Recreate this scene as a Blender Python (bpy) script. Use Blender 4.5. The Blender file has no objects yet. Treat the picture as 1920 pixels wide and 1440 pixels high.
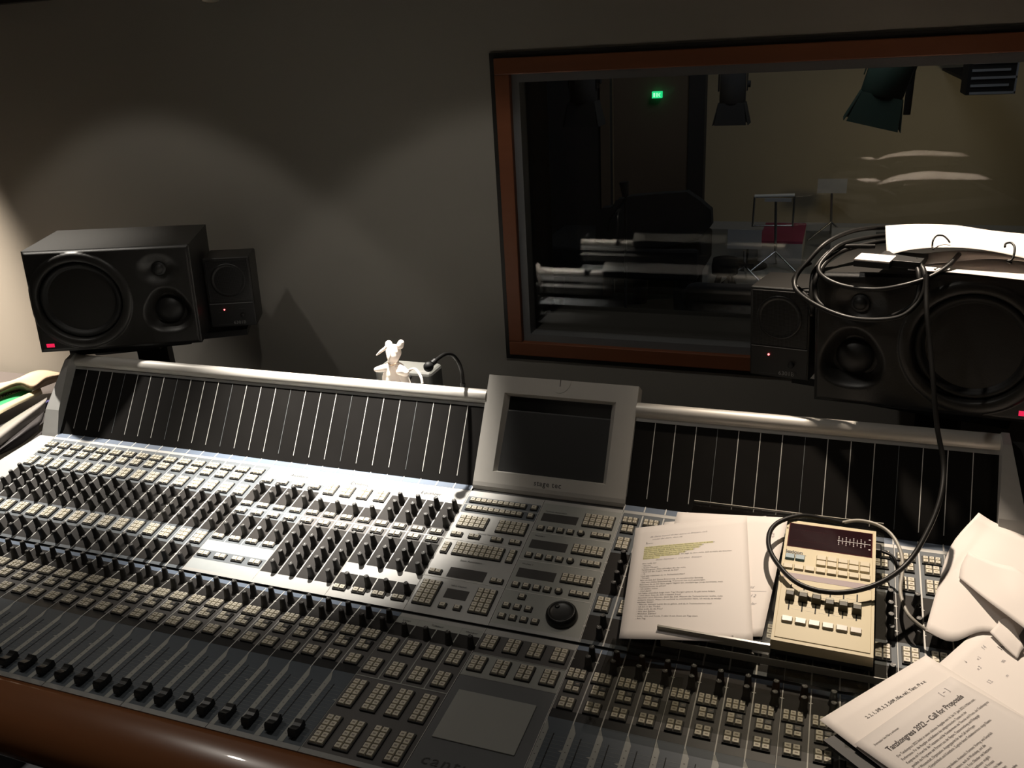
import bpy, bmesh, math, random
from mathutils import Vector, Matrix
random.seed(4)
S = bpy.context.scene
COL = S.collection
PI = math.pi

# ------------------------------------------------------------------ camera
FPX = 1620.3
RIGHT = Vector((0.9396892, 0.33799771, -0.05236178))
UP = Vector((-0.07794481, 0.36068372, 0.92942555))
FWD = Vector((-0.33302975, 0.86928983, -0.36527577))
CAM = Vector((1.77489, -0.77597, 0.91753))
cd = bpy.data.cameras.new('camera'); cam = bpy.data.objects.new('camera', cd); COL.objects.link(cam)
cd.sensor_width = 36; cd.lens = FPX / 1920 * 36; cd.clip_start = 0.02; cd.clip_end = 60
cam.matrix_world = Matrix(((RIGHT.x, UP.x, -FWD.x, CAM.x), (RIGHT.y, UP.y, -FWD.y, CAM.y), (RIGHT.z, UP.z, -FWD.z, CAM.z), (0, 0, 0, 1)))
S.camera = cam

# ------------------------------------------------------------------ world, exposure, lamps
w = bpy.data.worlds.new('world'); S.world = w; w.use_nodes = True
w.node_tree.nodes['Background'].inputs[0].default_value = (0.5, 0.45, 0.4, 1)
w.node_tree.nodes['Background'].inputs[1].default_value = 0.004
S.view_settings.view_transform = 'Standard'; S.view_settings.look = 'None'
S.view_settings.exposure = 0.0; S.view_settings.gamma = 1.0; S.view_settings.use_curve_mapping = False

def spot(name, loc, aim, watts, angle, blend, color, size=0.02):
    l = bpy.data.lights.new(name, 'SPOT'); l.energy = watts; l.spot_size = math.radians(angle); l.spot_blend = blend
    l.color = color; l.shadow_soft_size = size
    o = bpy.data.objects.new(name, l); COL.objects.link(o); o.location = loc
    o.rotation_euler = (Vector(aim) - Vector(loc)).to_track_quat('-Z', 'Y').to_euler()
    return o
def area(name, loc, aim, watts, sx, sy, color):
    l = bpy.data.lights.new(name, 'AREA'); l.energy = watts; l.shape = 'RECTANGLE'; l.size = sx; l.size_y = sy; l.color = color
    o = bpy.data.objects.new(name, l); COL.objects.link(o); o.location = loc
    o.rotation_euler = (Vector(aim) - Vector(loc)).to_track_quat('-Z', 'Y').to_euler()
    return o
WARM = (1.0, 0.84, 0.67); NEUT = (1.0, 0.93, 0.83)
spot('ceiling_spot_left', (-0.36, 0.92, 1.62), (-0.20, 0.68, 0.0), 340, 50, 1.0, NEUT)
spot('ceiling_spot_corner', (-1.10, 0.98, 1.62), (-1.02, 1.08, 0.0), 1100, 44, 1.0, WARM)
spot('ceiling_spot_middle', (0.70, 0.91, 1.62), (0.76, 0.70, 0.0), 620, 34, 1.0, NEUT)
spot('ceiling_spot_right', (1.74, 1.17, 1.62), (2.00, 0.64, 0.0), 165, 46, 1.0, WARM)
spot('ceiling_downlight', (-0.07, 0.50, 1.70), (-0.07, 0.50, 0.0), 10, 81, 0.12, NEUT, 0.03)
spot('ceiling_downlight', (1.05, 0.50, 1.70), (1.05, 0.50, 0.0), 10, 81, 0.12, NEUT, 0.03)
area('front_fill', (1.4, -1.2, 1.7), (1.4, -1.0, 0.0), 1.0, 1.6, 1.0, (1.0, 0.86, 0.72))  # weak fill added to lift the console front, not a lamp of the room

# ------------------------------------------------------------------ console profile (y, z), panel planes
P0 = (0.0, 0.0); P1 = (0.3311, 0.0021); P1B = (0.3370, 0.0033); P2 = (0.6625, 0.0687); P2B = (0.6775, 0.0717); P3 = (0.7709, 0.2103)
T1, T2, T3 = math.radians(0.36), math.radians(11.37), math.radians(56.04)
PITCH = 0.04
FLOOR = -0.75
FR = {'L': (P0, T1), 'U': (P1, T2), 'M': (P2B, T3)}
def ray(px, py):
    return (FWD + RIGHT * ((px - 960) / FPX) - UP * ((py - 720) / FPX))
def hit(px, py, n, c):
    d = ray(px, py); n = Vector(n); return CAM + d * (n.dot(Vector(c) - CAM) / n.dot(d))
def atY(px, py, y): return hit(px, py, (0, 1, 0), (0, y, 0))
def atZ(px, py, z): return hit(px, py, (0, 0, 1), (0, 0, z))
def P(seg, x, s, h=0.0):                                   # point on a console panel: x along, s up the slope, h above it
    (y0, z0), t = FR[seg]
    return Vector((x, y0 + s * math.cos(t) - h * math.sin(t), z0 + s * math.sin(t) + h * math.cos(t)))
def onP(px, py, seg, h=0.0):                               # pixel -> (x, s) on a panel plane lifted by h
    (y0, z0), t = FR[seg]; n = Vector((0, -math.sin(t), math.cos(t)))
    q = hit(px, py, n, Vector((0, y0, z0)) + n * h) - Vector((0, y0, z0))
    return q.x, q.y * math.cos(t) + q.z * math.sin(t)

# ------------------------------------------------------------------ materials
def mat(name, color, rough=0.6, metal=0.0, var=0.0, scale=30.0, emit=None, estr=0.0, bump=0.0, coat=0.0, spec=0.5):
    m = bpy.data.materials.new(name); m.use_nodes = True; nt = m.node_tree; b = nt.nodes['Principled BSDF']
    b.inputs['Base Color'].default_value = (*color, 1); b.inputs['Roughness'].default_value = rough
    b.inputs['Metallic'].default_value = metal; b.inputs['Coat Weight'].default_value = coat
    b.inputs['Specular IOR Level'].default_value = spec
    tc = nt.nodes.new('ShaderNodeTexCoord'); nz = nt.nodes.new('ShaderNodeTexNoise'); nz.inputs['Scale'].default_value = scale
    nz.inputs['Detail'].default_value = 4
    nt.links.new(tc.outputs['Object'], nz.inputs['Vector'])
    if var > 0:
        mx = nt.nodes.new('ShaderNodeMix'); mx.data_type = 'RGBA'
        mx.inputs['A'].default_value = (*[c * (1 - var) for c in color], 1); mx.inputs['B'].default_value = (*[min(1, c * (1 + var)) for c in color], 1)
        nt.links.new(nz.outputs['Fac'], mx.inputs['Factor']); nt.links.new(mx.outputs['Result'], b.inputs['Base Color'])
    if bump > 0:
        bp = nt.nodes.new('ShaderNodeBump'); bp.inputs['Strength'].default_value = bump; bp.inputs['Distance'].default_value = 0.001
        nt.links.new(nz.outputs['Fac'], bp.inputs['Height']); nt.links.new(bp.outputs['Normal'], b.inputs['Normal'])
    if emit:
        b.inputs['Emission Color'].default_value = (*emit, 1); b.inputs['Emission Strength'].default_value = estr
    return m
def wood(name, c1, c2, rough=0.35, scale=(2, 40, 40), coat=0.3):
    m = mat(name, c1, rough, coat=coat); nt = m.node_tree; b = nt.nodes['Principled BSDF']
    tc = nt.nodes.new('ShaderNodeTexCoord'); mp = nt.nodes.new('ShaderNodeMapping'); mp.inputs['Scale'].default_value = scale
    nz = nt.nodes.new('ShaderNodeTexNoise'); nz.inputs['Scale'].default_value = 1.0; nz.inputs['Detail'].default_value = 6
    mx = nt.nodes.new('ShaderNodeMix'); mx.data_type = 'RGBA'; mx.inputs['A'].default_value = (*c1, 1); mx.inputs['B'].default_value = (*c2, 1)
    nt.links.new(tc.outputs['Object'], mp.inputs['Vector']); nt.links.new(mp.outputs['Vector'], nz.inputs['Vector'])
    nt.links.new(nz.outputs['Fac'], mx.inputs['Factor']); nt.links.new(mx.outputs['Result'], b.inputs['Base Color'])
    return m
M = {}
M['silver'] = mat('silver_paint', (0.46, 0.455, 0.44), 0.42, 0.25, 0.05, 60)
M['strip'] = mat('silver_strip', (0.42, 0.42, 0.41), 0.33, 0.5, 0.04, 60)
M['paleblue'] = mat('pale_blue_silver', (0.40, 0.425, 0.43), 0.42, 0.2, 0.04, 60)
M['keygrey'] = mat('key_zone_grey', (0.125, 0.119, 0.116), 0.55, 0.0, 0.06, 50, spec=0.3)
M['bluegrey'] = mat('blue_grey_zone', (0.135, 0.150, 0.165), 0.55, 0.0, 0.05, 50, spec=0.3)
M['blueband'] = mat('blue_band', (0.135, 0.17, 0.23), 0.55, 0.0, 0.04, 50, spec=0.3)
M['dark'] = mat('dark_knob_zone', (0.026, 0.0235, 0.022), 0.65, 0.0, 0.15, 40, spec=0.2)
M['black'] = mat('black_band', (0.016, 0.016, 0.017), 0.4)
M['fader'] = mat('fader_zone', (0.078, 0.096, 0.116), 0.5, 0.0, 0.1, 40)
M['scale'] = mat('fader_scale_bar', (0.36, 0.365, 0.34), 0.5, 0.0)
M['line'] = mat('divider_line', (0.62, 0.61, 0.58), 0.45)
M['thin'] = mat('scale_line', (0.22, 0.24, 0.25), 0.5)
M['slot'] = mat('slot', (0.004, 0.004, 0.004), 0.7)
M['key'] = mat('cream_keycap', (0.70, 0.65, 0.53), 0.45, 0.0, 0.12, 90)
M['keydark'] = mat('dark_keycap', (0.10, 0.10, 0.10), 0.4)
M['keybase'] = mat('key_base_black', (0.012, 0.011, 0.010), 0.6)
M['legend'] = mat('key_legend', (0.30, 0.25, 0.20), 0.6)
M['knob'] = mat('knob_rubber', (0.020, 0.018, 0.017), 0.55, 0.0, 0.2, 200)
M['knobtop'] = mat('knob_cap', (0.05, 0.048, 0.046), 0.45)
M['knobwhite'] = mat('knob_cap_white', (0.75, 0.73, 0.68), 0.4)
M['cap'] = mat('fader_cap_plastic', (0.012, 0.012, 0.012), 0.38)
M['lcd'] = mat('lcd_window', (0.07, 0.066, 0.063), 0.6, 0.0, 0.1, 20, spec=0.2)
M['ink'] = mat('panel_ink', (0.05, 0.05, 0.05), 0.6)
M['meter'] = mat('meter_glass', (0.0105, 0.0098, 0.0092), 0.75, 0.0, 0.3, 12, spec=0.08)
M['chassis'] = mat('chassis_black', (0.02, 0.02, 0.02), 0.6)
M['hood'] = mat('display_silver', (0.58, 0.555, 0.515), 0.42, 0.25, 0.03, 60)
M['screen'] = mat('dark_screen', (0.006, 0.0065, 0.0065), 0.16, 0.0, 0.6, 9, spec=0.3)
M['wood'] = wood('armrest_wood', (0.20, 0.075, 0.030), (0.27, 0.105, 0.042), 0.25)
M['framewood'] = wood('window_frame_wood', (0.17, 0.055, 0.022), (0.22, 0.075, 0.03), 0.5, coat=0.0)
M['spk'] = mat('speaker_black', (0.020, 0.019, 0.0175), 0.40, 0.0, 0.1, 400, bump=0.25)
M['spkdark'] = mat('speaker_cone', (0.008, 0.008, 0.008), 0.6)
M['rubber'] = mat('rubber', (0.012, 0.012, 0.012), 0.5)
M['red'] = mat('red_badge', (0.6, 0.01, 0.05), 0.4, emit=(1, 0.02, 0.10), estr=0.75)
M['led'] = mat('red_led', (0.8, 0.05, 0.05), 0.4, emit=(1, 0.12, 0.12), estr=6)
M['print'] = mat('white_print', (0.30, 0.30, 0.30), 0.5)
M['paper'] = mat('white_paper', (0.79, 0.735, 0.70), 0.75, 0.0, 0.02, 8)
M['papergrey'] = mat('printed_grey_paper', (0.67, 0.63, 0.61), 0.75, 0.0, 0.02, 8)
M['inkp'] = mat('printer_ink', (0.07, 0.06, 0.06), 0.7)
M['inkl'] = mat('pencil_ink', (0.36, 0.34, 0.36), 0.7)
M['hilite'] = mat('yellow_highlighter', (0.72, 0.68, 0.36), 0.75)
M['lexi'] = mat('beige_plastic', (0.56, 0.48, 0.31), 0.45, 0.0, 0.03, 20, spec=0.3)
M['lexikey'] = mat('beige_keys', (0.55, 0.48, 0.34), 0.4, spec=0.3)
M['lexigrey'] = mat('grey_buttons', (0.34, 0.30, 0.24), 0.35)
M['olive'] = mat('olive_slider', (0.05, 0.045, 0.028), 0.45, spec=0.3)
M['olivetop'] = mat('slider_line', (0.40, 0.36, 0.25), 0.5)
M['blue'] = mat('petrol_blue_key', (0.03, 0.12, 0.17), 0.3)
M['maroon'] = mat('display_maroon', (0.014, 0.003, 0.005), 0.12, spec=0.3)
M['maroonedge'] = mat('display_edge', (0.06, 0.006, 0.008), 0.15, spec=0.3)
M['mauve'] = mat('label_strip', (0.26, 0.19, 0.20), 0.5)
M['whitetxt'] = mat('white_marks', (0.8, 0.8, 0.8), 0.5)
M['cable'] = mat('black_cable', (0.010, 0.0095, 0.009), 0.42, spec=0.35)
M['cablegrey'] = mat('grey_cable', (0.34, 0.32, 0.28), 0.4)
M['wall'] = mat('wall_paint', (0.30, 0.285, 0.255), 0.85, 0.0, 0.03, 3, bump=0.1)
M['ceil'] = mat('ceiling_paint', (0.25, 0.24, 0.22), 0.9)
M['floor'] = mat('floor_dark', (0.010, 0.010, 0.012), 0.9, 0.0, 0.2, 20)
M['trimblack'] = mat('black_trim', (0.015, 0.014, 0.012), 0.5)
M['framegrey'] = mat('grey_frame', (0.14, 0.145, 0.15), 0.5)
M['reveal'] = mat('reveal_felt', (0.055, 0.053, 0.05), 0.9)
M['sill'] = mat('reveal_sill', (0.085, 0.082, 0.075), 0.8)
M['livewall'] = mat('live_room_wall', (0.40, 0.345, 0.255), 0.9, 0.0, 0.05, 6)
M['livefloor'] = mat('live_room_floor', (0.20, 0.21, 0.22), 0.6, 0.0, 0.05, 4)
M['panelbrown'] = mat('brown_panel', (0.10, 0.065, 0.04), 0.8, 0.0, 0.1, 3)
M['blackcloth'] = mat('black_cloth', (0.010, 0.010, 0.011), 0.9)
M['chrome'] = mat('chrome', (0.6, 0.6, 0.6), 0.2, 1.0)
M['green'] = mat('exit_green', (0.02, 0.4, 0.15), 0.4, emit=(0.02, 0.9, 0.3), estr=1.0)
M['exitwhite'] = mat('exit_white', (0.8, 0.9, 0.8), 0.4, emit=(0.5, 1.0, 0.7), estr=1.2)
M['magenta'] = mat('magenta_cloth', (0.28, 0.04, 0.10), 0.8)
M['pale'] = mat('pale_board', (0.40, 0.40, 0.42), 0.7)
M['greencloth'] = mat('dark_green_cloth', (0.02, 0.05, 0.035), 0.8)
M['plush'] = mat('white_plush', (0.82, 0.74, 0.68), 0.9, 0.0, 0.03, 60, bump=0.4)
M['boxgrey'] = mat('grey_box', (0.12, 0.12, 0.11), 0.5)
M['pink'] = mat('pinkish_cloth', (0.50, 0.36, 0.25), 0.9, 0.0, 0.1, 12)
M['mag'] = mat('magazine_paper', (0.75, 0.74, 0.66), 0.5)
M['maggreen'] = mat('magazine_green', (0.06, 0.42, 0.16), 0.5)
M['plastic'] = mat('milky_plastic', (0.34, 0.31, 0.28), 0.25)
M['table'] = mat('side_table_dark', (0.035, 0.03, 0.03), 0.6)
M['fabric'] = mat('dark_upholstery', (0.05, 0.05, 0.055), 0.9, 0.0, 0.1, 40)
M['milk'] = mat('lens_glass', (0.25, 0.22, 0.17), 0.2)
M['cardboard'] = mat('cream_card', (0.55, 0.47, 0.30), 0.7)
M['violet'] = mat('violet_card', (0.06, 0.05, 0.16), 0.6)

def glassmat(name, tint, rough, refl=1.0):
    m = bpy.data.materials.new(name); m.use_nodes = True; nt = m.node_tree; nt.nodes.remove(nt.nodes['Principled BSDF'])
    out = nt.nodes['Material Output']; tr = nt.nodes.new('ShaderNodeBsdfTransparent'); tr.inputs[0].default_value = (*tint, 1)
    gl = nt.nodes.new('ShaderNodeBsdfGlossy'); gl.inputs['Roughness'].default_value = rough
    gl.inputs[0].default_value = (refl, refl, refl, 1)
    geo = nt.nodes.new('ShaderNodeNewGeometry'); ior = nt.nodes.new('ShaderNodeMix'); ior.data_type = 'FLOAT'
    ior.inputs['A'].default_value = 1.5; ior.inputs['B'].default_value = 1 / 1.5
    fr = nt.nodes.new('ShaderNodeFresnel'); mx = nt.nodes.new('ShaderNodeMixShader')
    nt.links.new(geo.outputs['Backfacing'], ior.inputs['Factor']); nt.links.new(ior.outputs['Result'], fr.inputs['IOR'])
    nt.links.new(fr.outputs[0], mx.inputs[0]); nt.links.new(tr.outputs[0], mx.inputs[1]); nt.links.new(gl.outputs[0], mx.inputs[2])
    nt.links.new(mx.outputs[0], out.inputs['Surface'])
    return m
M['glass'] = glassmat('window_glass', (0.97, 0.97, 0.96), 0.0)
M['acrylic'] = glassmat('clear_acrylic', (0.80, 0.80, 0.78), 0.05)
M['acryledge'] = mat('acrylic_edge', (0.32, 0.30, 0.25), 0.25)

# ------------------------------------------------------------------ mesh builder
class MB:
    def __init__(self): self.v = []; self.f = []; self.mi = []; self.mats = []; self.sm = []
    def m(self, k):
        if k not in self.mats: self.mats.append(k)
        return self.mats.index(k)
    def add(self, vs, fs, k, smooth=False):
        o = len(self.v); self.v += [tuple(x) for x in vs]; i = self.m(k)
        for f in fs: self.f.append(tuple(a + o for a in f)); self.mi.append(i); self.sm.append(smooth)
        return self
    def box(self, x0, x1, y0, y1, z0, z1, k):
        vs = [(x0, y0, z0), (x1, y0, z0), (x1, y1, z0), (x0, y1, z0), (x0, y0, z1), (x1, y0, z1), (x1, y1, z1), (x0, y1, z1)]
        return self.add(vs, [(3, 2, 1, 0), (4, 5, 6, 7), (0, 1, 5, 4), (1, 2, 6, 5), (2, 3, 7, 6), (3, 0, 4, 7)], k)
    def frus(self, x0, x1, y0, y1, z0, z1, ins, k, k2=None):
        vs = [(x0, y0, z0), (x1, y0, z0), (x1, y1, z0), (x0, y1, z0), (x0 + ins, y0 + ins, z1), (x1 - ins, y0 + ins, z1), (x1 - ins, y1 - ins, z1), (x0 + ins, y1 - ins, z1)]
        self.add(vs, [(0, 1, 5, 4), (1, 2, 6, 5), (2, 3, 7, 6), (3, 0, 4, 7)], k); return self.add(vs, [(4, 5, 6, 7)], k2 or k)
    def prism(self, pts, axis, a, b, k, smooth=False):      # 2-D polygon extruded along axis
        def q(p, t): return {0: (t, p[0], p[1]), 1: (p[0], t, p[1]), 2: (p[0], p[1], t)}[axis]
        n = len(pts); vs = [q(p, a) for p in pts] + [q(p, b) for p in pts]
        self.add(vs, [tuple(range(n))[::-1], tuple(range(n, 2 * n))], k)
        return self.add(vs, [(i, (i + 1) % n, n + (i + 1) % n, n + i) for i in range(n)], k, smooth)
    def lathe(self, prof, k, n=24, c=(0, 0, 0), axis='z', smooth=True, cap=True):
        vs = []; fs = []
        for r, h in prof:
            for i in range(n):
                a = 2 * PI * i / n; x, y = r * math.cos(a), r * math.sin(a)
                p = (x, y, h) if axis == 'z' else (x, -h, y)
                vs.append((p[0] + c[0], p[1] + c[1], p[2] + c[2]))
        for j in range(len(prof) - 1):
            for i in range(n):
                fs.append((j * n + i, j * n + (i + 1) % n, (j + 1) * n + (i + 1) % n, (j + 1) * n + i))
        self.add(vs, fs, k, smooth)
        if cap: self.add(vs[-n:], [tuple(range(n))], k, False)
        return self
    def cyl(self, a, b, r, k, n=12, r2=None):
        a, b = Vector(a), Vector(b); d = (b - a).normalized(); u = d.orthogonal().normalized(); w_ = d.cross(u); r2 = r if r2 is None else r2
        vs = [a + (u * math.cos(2 * PI * i / n) + w_ * math.sin(2 * PI * i / n)) * r for i in range(n)] + [b + (u * math.cos(2 * PI * i / n) + w_ * math.sin(2 * PI * i / n)) * r2 for i in range(n)]
        self.add(vs, [(i, (i + 1) % n, n + (i + 1) % n, n + i) for i in range(n)], k, True)
        return self.add(vs, [tuple(range(n))[::-1], tuple(range(n, 2 * n))], k)
    def ball(self, c, r, k, n=16, m_=10, sc=(1, 1, 1), rot=None):
        vs = []; fs = []
        for j in range(m_ + 1):
            t = PI * j / m_
            for i in range(n):
                a = 2 * PI * i / n; p = Vector((math.sin(t) * math.cos(a) * r * sc[0], math.sin(t) * math.sin(a) * r * sc[1], math.cos(t) * r * sc[2]))
                if rot: p = rot @ p
                vs.append(p + Vector(c))
        for j in range(m_):
            for i in range(n): fs.append((j * n + i, (j + 1) * n + i, (j + 1) * n + (i + 1) % n, j * n + (i + 1) % n))
        return self.add(vs, fs, k, True)
    def mesh(self, name):
        me = bpy.data.meshes.new(name); me.from_pydata(self.v, [], self.f)
        for k in self.mats: me.materials.append(M[k])
        me.polygons.foreach_set('material_index', self.mi); me.polygons.foreach_set('use_smooth', self.sm)
        me.validate(); me.update(); return me
def put(name, me, parent=None, loc=(0, 0, 0), rot=(0, 0, 0)):
    o = bpy.data.objects.new(name, me.mesh(name) if isinstance(me, MB) else me)
    COL.objects.link(o); o.location = loc; o.rotation_euler = rot; o.parent = parent
    return o
def bevel(o, wdt, seg=2, ang=40):
    b = o.modifiers.new('bevel', 'BEVEL'); b.width = wdt; b.segments = seg; b.limit_method = 'ANGLE'; b.angle_limit = math.radians(ang); b.harden_normals = False
    return o
def tag(o, label, cat, group=None, kind=None):
    o['label'] = label; o['category'] = cat
    if group: o['group'] = group
    if kind: o['kind'] = kind
    return o
def thing(name, label, cat, loc=(0, 0, 0), rot=(0, 0, 0), group=None):
    o = bpy.data.objects.new(name, None); COL.objects.link(o); o.location = loc; o.rotation_euler = rot; o.empty_display_size = 0.05
    return tag(o, label, cat, group)
def struct(name, mb, loc=(0, 0, 0)):
    o = put(name, mb, None, loc); o['kind'] = 'structure'; return o
def smoothpts(pts, n=8):
    out = []; pts = [Vector(p) for p in pts]; q = [pts[0] * 2 - pts[1]] + pts + [pts[-1] * 2 - pts[-2]]
    for i in range(1, len(q) - 2):
        a, b, c, d = q[i - 1:i + 3]
        for k in range(n):
            t = k / n; out.append(0.5 * ((2 * b) + (c - a) * t + (2 * a - 5 * b + 4 * c - d) * t * t + (3 * b - a - 3 * c + d) * t ** 3))
    out.append(pts[-1]); return out
def tube(name, pts, r, k, parent=None, n=8, closed=False, raw=False, radii=None):
    cu = bpy.data.curves.new(name, 'CURVE'); cu.dimensions = '3D'; cu.bevel_depth = r; cu.bevel_resolution = 3; cu.use_fill_caps = True
    q = [Vector(p) for p in pts] if raw else smoothpts(pts, n)
    sp = cu.splines.new('POLY'); sp.points.add(len(q) - 1)
    for i, p in enumerate(q):
        sp.points[i].co = (*p, 1)
        if radii: 
            t = i / (len(q) - 1) * (len(radii) - 1); a = int(min(t, len(radii) - 2)); sp.points[i].radius = radii[a] + (radii[a + 1] - radii[a]) * (t - a)
    sp.use_cyclic_u = closed; cu.materials.append(M[k])
    o = bpy.data.objects.new(name, cu); COL.objects.link(o); dg = bpy.context.evaluated_depsgraph_get(); me = bpy.data.meshes.new_from_object(o.evaluated_get(dg))
    bpy.data.objects.remove(o); bpy.data.curves.remove(cu); me.name = name; me.polygons.foreach_set('use_smooth', [True] * len(me.polygons))
    o = bpy.data.objects.new(name, me); COL.objects.link(o); o.parent = parent; return o
def textmesh(name, body, size, k, fn, space=1.0, align='LEFT', shear=0.0, bold=0.0, cspace=1.0):
    """text as a flat mesh; fn maps (x, y) to a 3-D point"""
    cu = bpy.data.curves.new(name, 'FONT'); cu.body = body; cu.size = size; cu.space_line = space; cu.align_x = align; cu.shear = shear; cu.offset = bold
    cu.resolution_u = 2; cu.space_character = cspace
    o = bpy.data.objects.new(name, cu); COL.objects.link(o)
    dg = bpy.context.evaluated_depsgraph_get(); me = bpy.data.meshes.new_from_object(o.evaluated_get(dg))
    bpy.data.objects.remove(o); bpy.data.curves.remove(cu)
    for v in me.vertices: v.co = fn(v.co.x, v.co.y)
    me.materials.clear(); me.materials.append(M[k]); me.name = name
    return me

# ================================================================== THE CONSOLE
XW = 52 * PITCH
console = thing('mixing_console', 'long silver and black audio mixing console with rows of knobs, keys and faders', 'mixing console', (XW / 2, 0.4, FLOOR))
CO = Vector((XW / 2, 0.4, FLOOR))
def cpart(name, mb, seg=None, x=0.0):
    if seg:
        (y0, z0), t = FR[seg]; return put(name, mb, console, Vector((x, y0, z0)) - CO, (t, 0, 0))
    return put(name, mb, console, -CO)

# chassis
prof = [(0.0, -0.004), (P1[0], P1[1] - 0.004), (P2[0], P2[1] - 0.004), (P2B[0], P2B[1] - 0.004), (P3[0] + 0.003, P3[1] - 0.005), (0.80, 0.225), (0.815, 0.21), (0.815, 0.12), (0.97, 0.12), (0.97, -0.12), (0.35, -0.20), (0.0, -0.12)]
cpart('chassis', MB().prism(prof, 0, -0.045, XW + 0.045, 'chassis'))
for x0 in (0.12, 1.62):
    cpart('pedestal', MB().box(x0, x0 + 0.34, 0.36, 0.86, FLOOR, -0.15, 'chassis'))
# rear face: silver bar and connector field
mb = MB(); mb.box(0, XW, 0.815, 0.845, 0.176, 0.198, 'strip')
mb.add([(0, 0.835, 0.168), (XW, 0.835, 0.168), (XW, 0.862, 0.146), (0, 0.862, 0.146), (0, 0.815, 0.146), (XW, 0.815, 0.146), (0, 0.815, 0.168), (XW, 0.815, 0.168)], [(0, 3, 2, 1)[::-1], (0, 1, 7, 6), (6, 4, 3, 0), (1, 2, 5, 7)], 'bluegrey')
for k in range(52):
    for j in range(2):
        x = k * PITCH + 0.006 + 0.016 * j; y0_ = 0.838 + 0.010 * j; zf = lambda y: 0.1688 - (y - 0.835) * 0.815
        mb.add([(x, y0_, zf(y0_)), (x + 0.015, y0_, zf(y0_)), (x + 0.015, y0_ + 0.007, zf(y0_ + 0.007)), (x, y0_ + 0.007, zf(y0_ + 0.007))], [(0, 1, 2, 3)], 'chassis')
cpart('rear_connector_field', mb)
# armrest
ar = [(0.0, -0.0015), (-0.03, -0.004), (-0.058, -0.012), (-0.078, -0.026), (-0.088, -0.045), (-0.086, -0.066), (-0.07, -0.08), (-0.04, -0.085), (0.0, -0.085)]
ar = [(p.x, p.y) for p in smoothpts([(a, b, 0) for a, b in ar[:-1]], 4)] + [(0.0, -0.085)]
cpart('armrest', MB().prism(ar, 0, -0.06, XW + 0.06, 'wood', True))
# side borders of the panels
bl = MB()
def border(xo, sgn):
    mb = MB()
    a = [P('L', xo, 0.0), P('L', xo, 0.331), P('U', xo, 0.338), P('U', xo + sgn * 0.048, 0.338), P('U', xo + sgn * 0.078, 0.20), P('U', xo + sgn * 0.10, 0.0), P('L', xo + sgn * 0.11, 0.0)]
    n = len(a); vs = a + [p - Vector((0, 0, 0.03)) for p in a]
    ctr = [(0, 1, 5, 6), (1, 2, 3, 4, 5)]
    if sgn > 0: ctr = [c for c in ctr]
    else: ctr = [c[::-1] for c in ctr]
    mb.add(vs, ctr + [tuple(i + n for i in c[::-1]) for c in ctr] + [(i, (i + 1) % n, n + (i + 1) % n, n + i) for i in range(n)], 'silver')
    return mb
cpart('side_border', border(0.0, -1)); cpart('side_border', border(XW, 1))

# ---- shared key pads, knobs, caps
def padmesh(w_, d, cols, rows, dark=()):
    key = (round(w_, 4), round(d, 4), cols, rows, dark)
    if key in padmesh.c: return padmesh.c[key]
    mb = MB(); mb.box(-0.001, w_ + 0.001, -0.0012, d + 0.0008, 0.0, 0.0026, 'keybase')
    cw, rd = w_ / cols, d / rows
    for i in range(cols):
        for j in range(rows):
            g = 0.0007; x0, x1 = i * cw + g, (i + 1) * cw - g; y0, y1 = j * rd + 0.0004, (j + 1) * rd - 0.0005
            mb.frus(x0, x1, y0, y1, 0.002, 0.0052, 0.0008, 'keydark' if (i, j) in dark else 'key')
            cx, cy = (x0 + x1) / 2, (y0 + y1) / 2
            lw = (x1 - x0) * 0.22; lh = (y1 - y0) * 0.12
            mb.add([(cx - lw, cy - lh, 0.00528), (cx + lw, cy - lh, 0.00528), (cx + lw, cy + lh, 0.00528), (cx - lw, cy + lh, 0.00528)], [(0, 1, 2, 3)], 'legend')
    padmesh.c[key] = mb.mesh('key_pad'); return padmesh.c[key]
padmesh.c = {}
def pad(par, x0, x1, s0, s1, cols, rows, dark=(), name='key_pad'):
    return put(name, padmesh(x1 - x0, s1 - s0, cols, rows, dark), par, (x0, s0, 0.0004))
def knobmesh(top):
    mb = MB(); mb.lathe([(0.0072, 0), (0.0072, 0.0012), (0.0062, 0.0022), (0.0056, 0.010), (0.0048, 0.020), (0.0045, 0.0228)], 'knob', 20, cap=False)
    mb.lathe([(0.0045, 0.0228), (0.0040, 0.0238), (0.0038, 0.0240)], top, 20)
    mb.box(-0.0004, 0.0004, 0.0, 0.0042, 0.0238, 0.02425, 'line'); return mb.mesh('knob')
KN = knobmesh('knobtop'); KNW = knobmesh('knobwhite')
def knob(par, x, s, me=None):
    return put('knob', me or KN, par, (x, s, 0.0004), (0, 0, random.uniform(-2.2, 2.2)))
def capmesh():
    mb = MB(); n = 12; L, W_ = 0.027, 0.014; vs = []; fs = []
    prof = [(-0.0135, 0.002), (-0.0128, 0.0125), (-0.010, 0.0150), (-0.005, 0.0128), (0, 0.0118), (0.005, 0.0128), (0.010, 0.0150), (0.0128, 0.0125), (0.0135, 0.002)]
    mb.prism(prof, 0, -0.0065, 0.0065, 'cap', False); mb.box(-0.0064, 0.0064, -0.0003, 0.0003, 0.0117, 0.0121, 'thin')
    mb.box(-0.0008, 0.0008, -0.005, 0.005, 0.0, 0.003, 'slot'); return mb.mesh('fader_cap')
CAPM = capmesh()
def slab(mb, x0, x1, s0, s1, k, h=0.0003): return mb.box(x0, x1, s0, s1, -0.0015, h, k)
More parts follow.
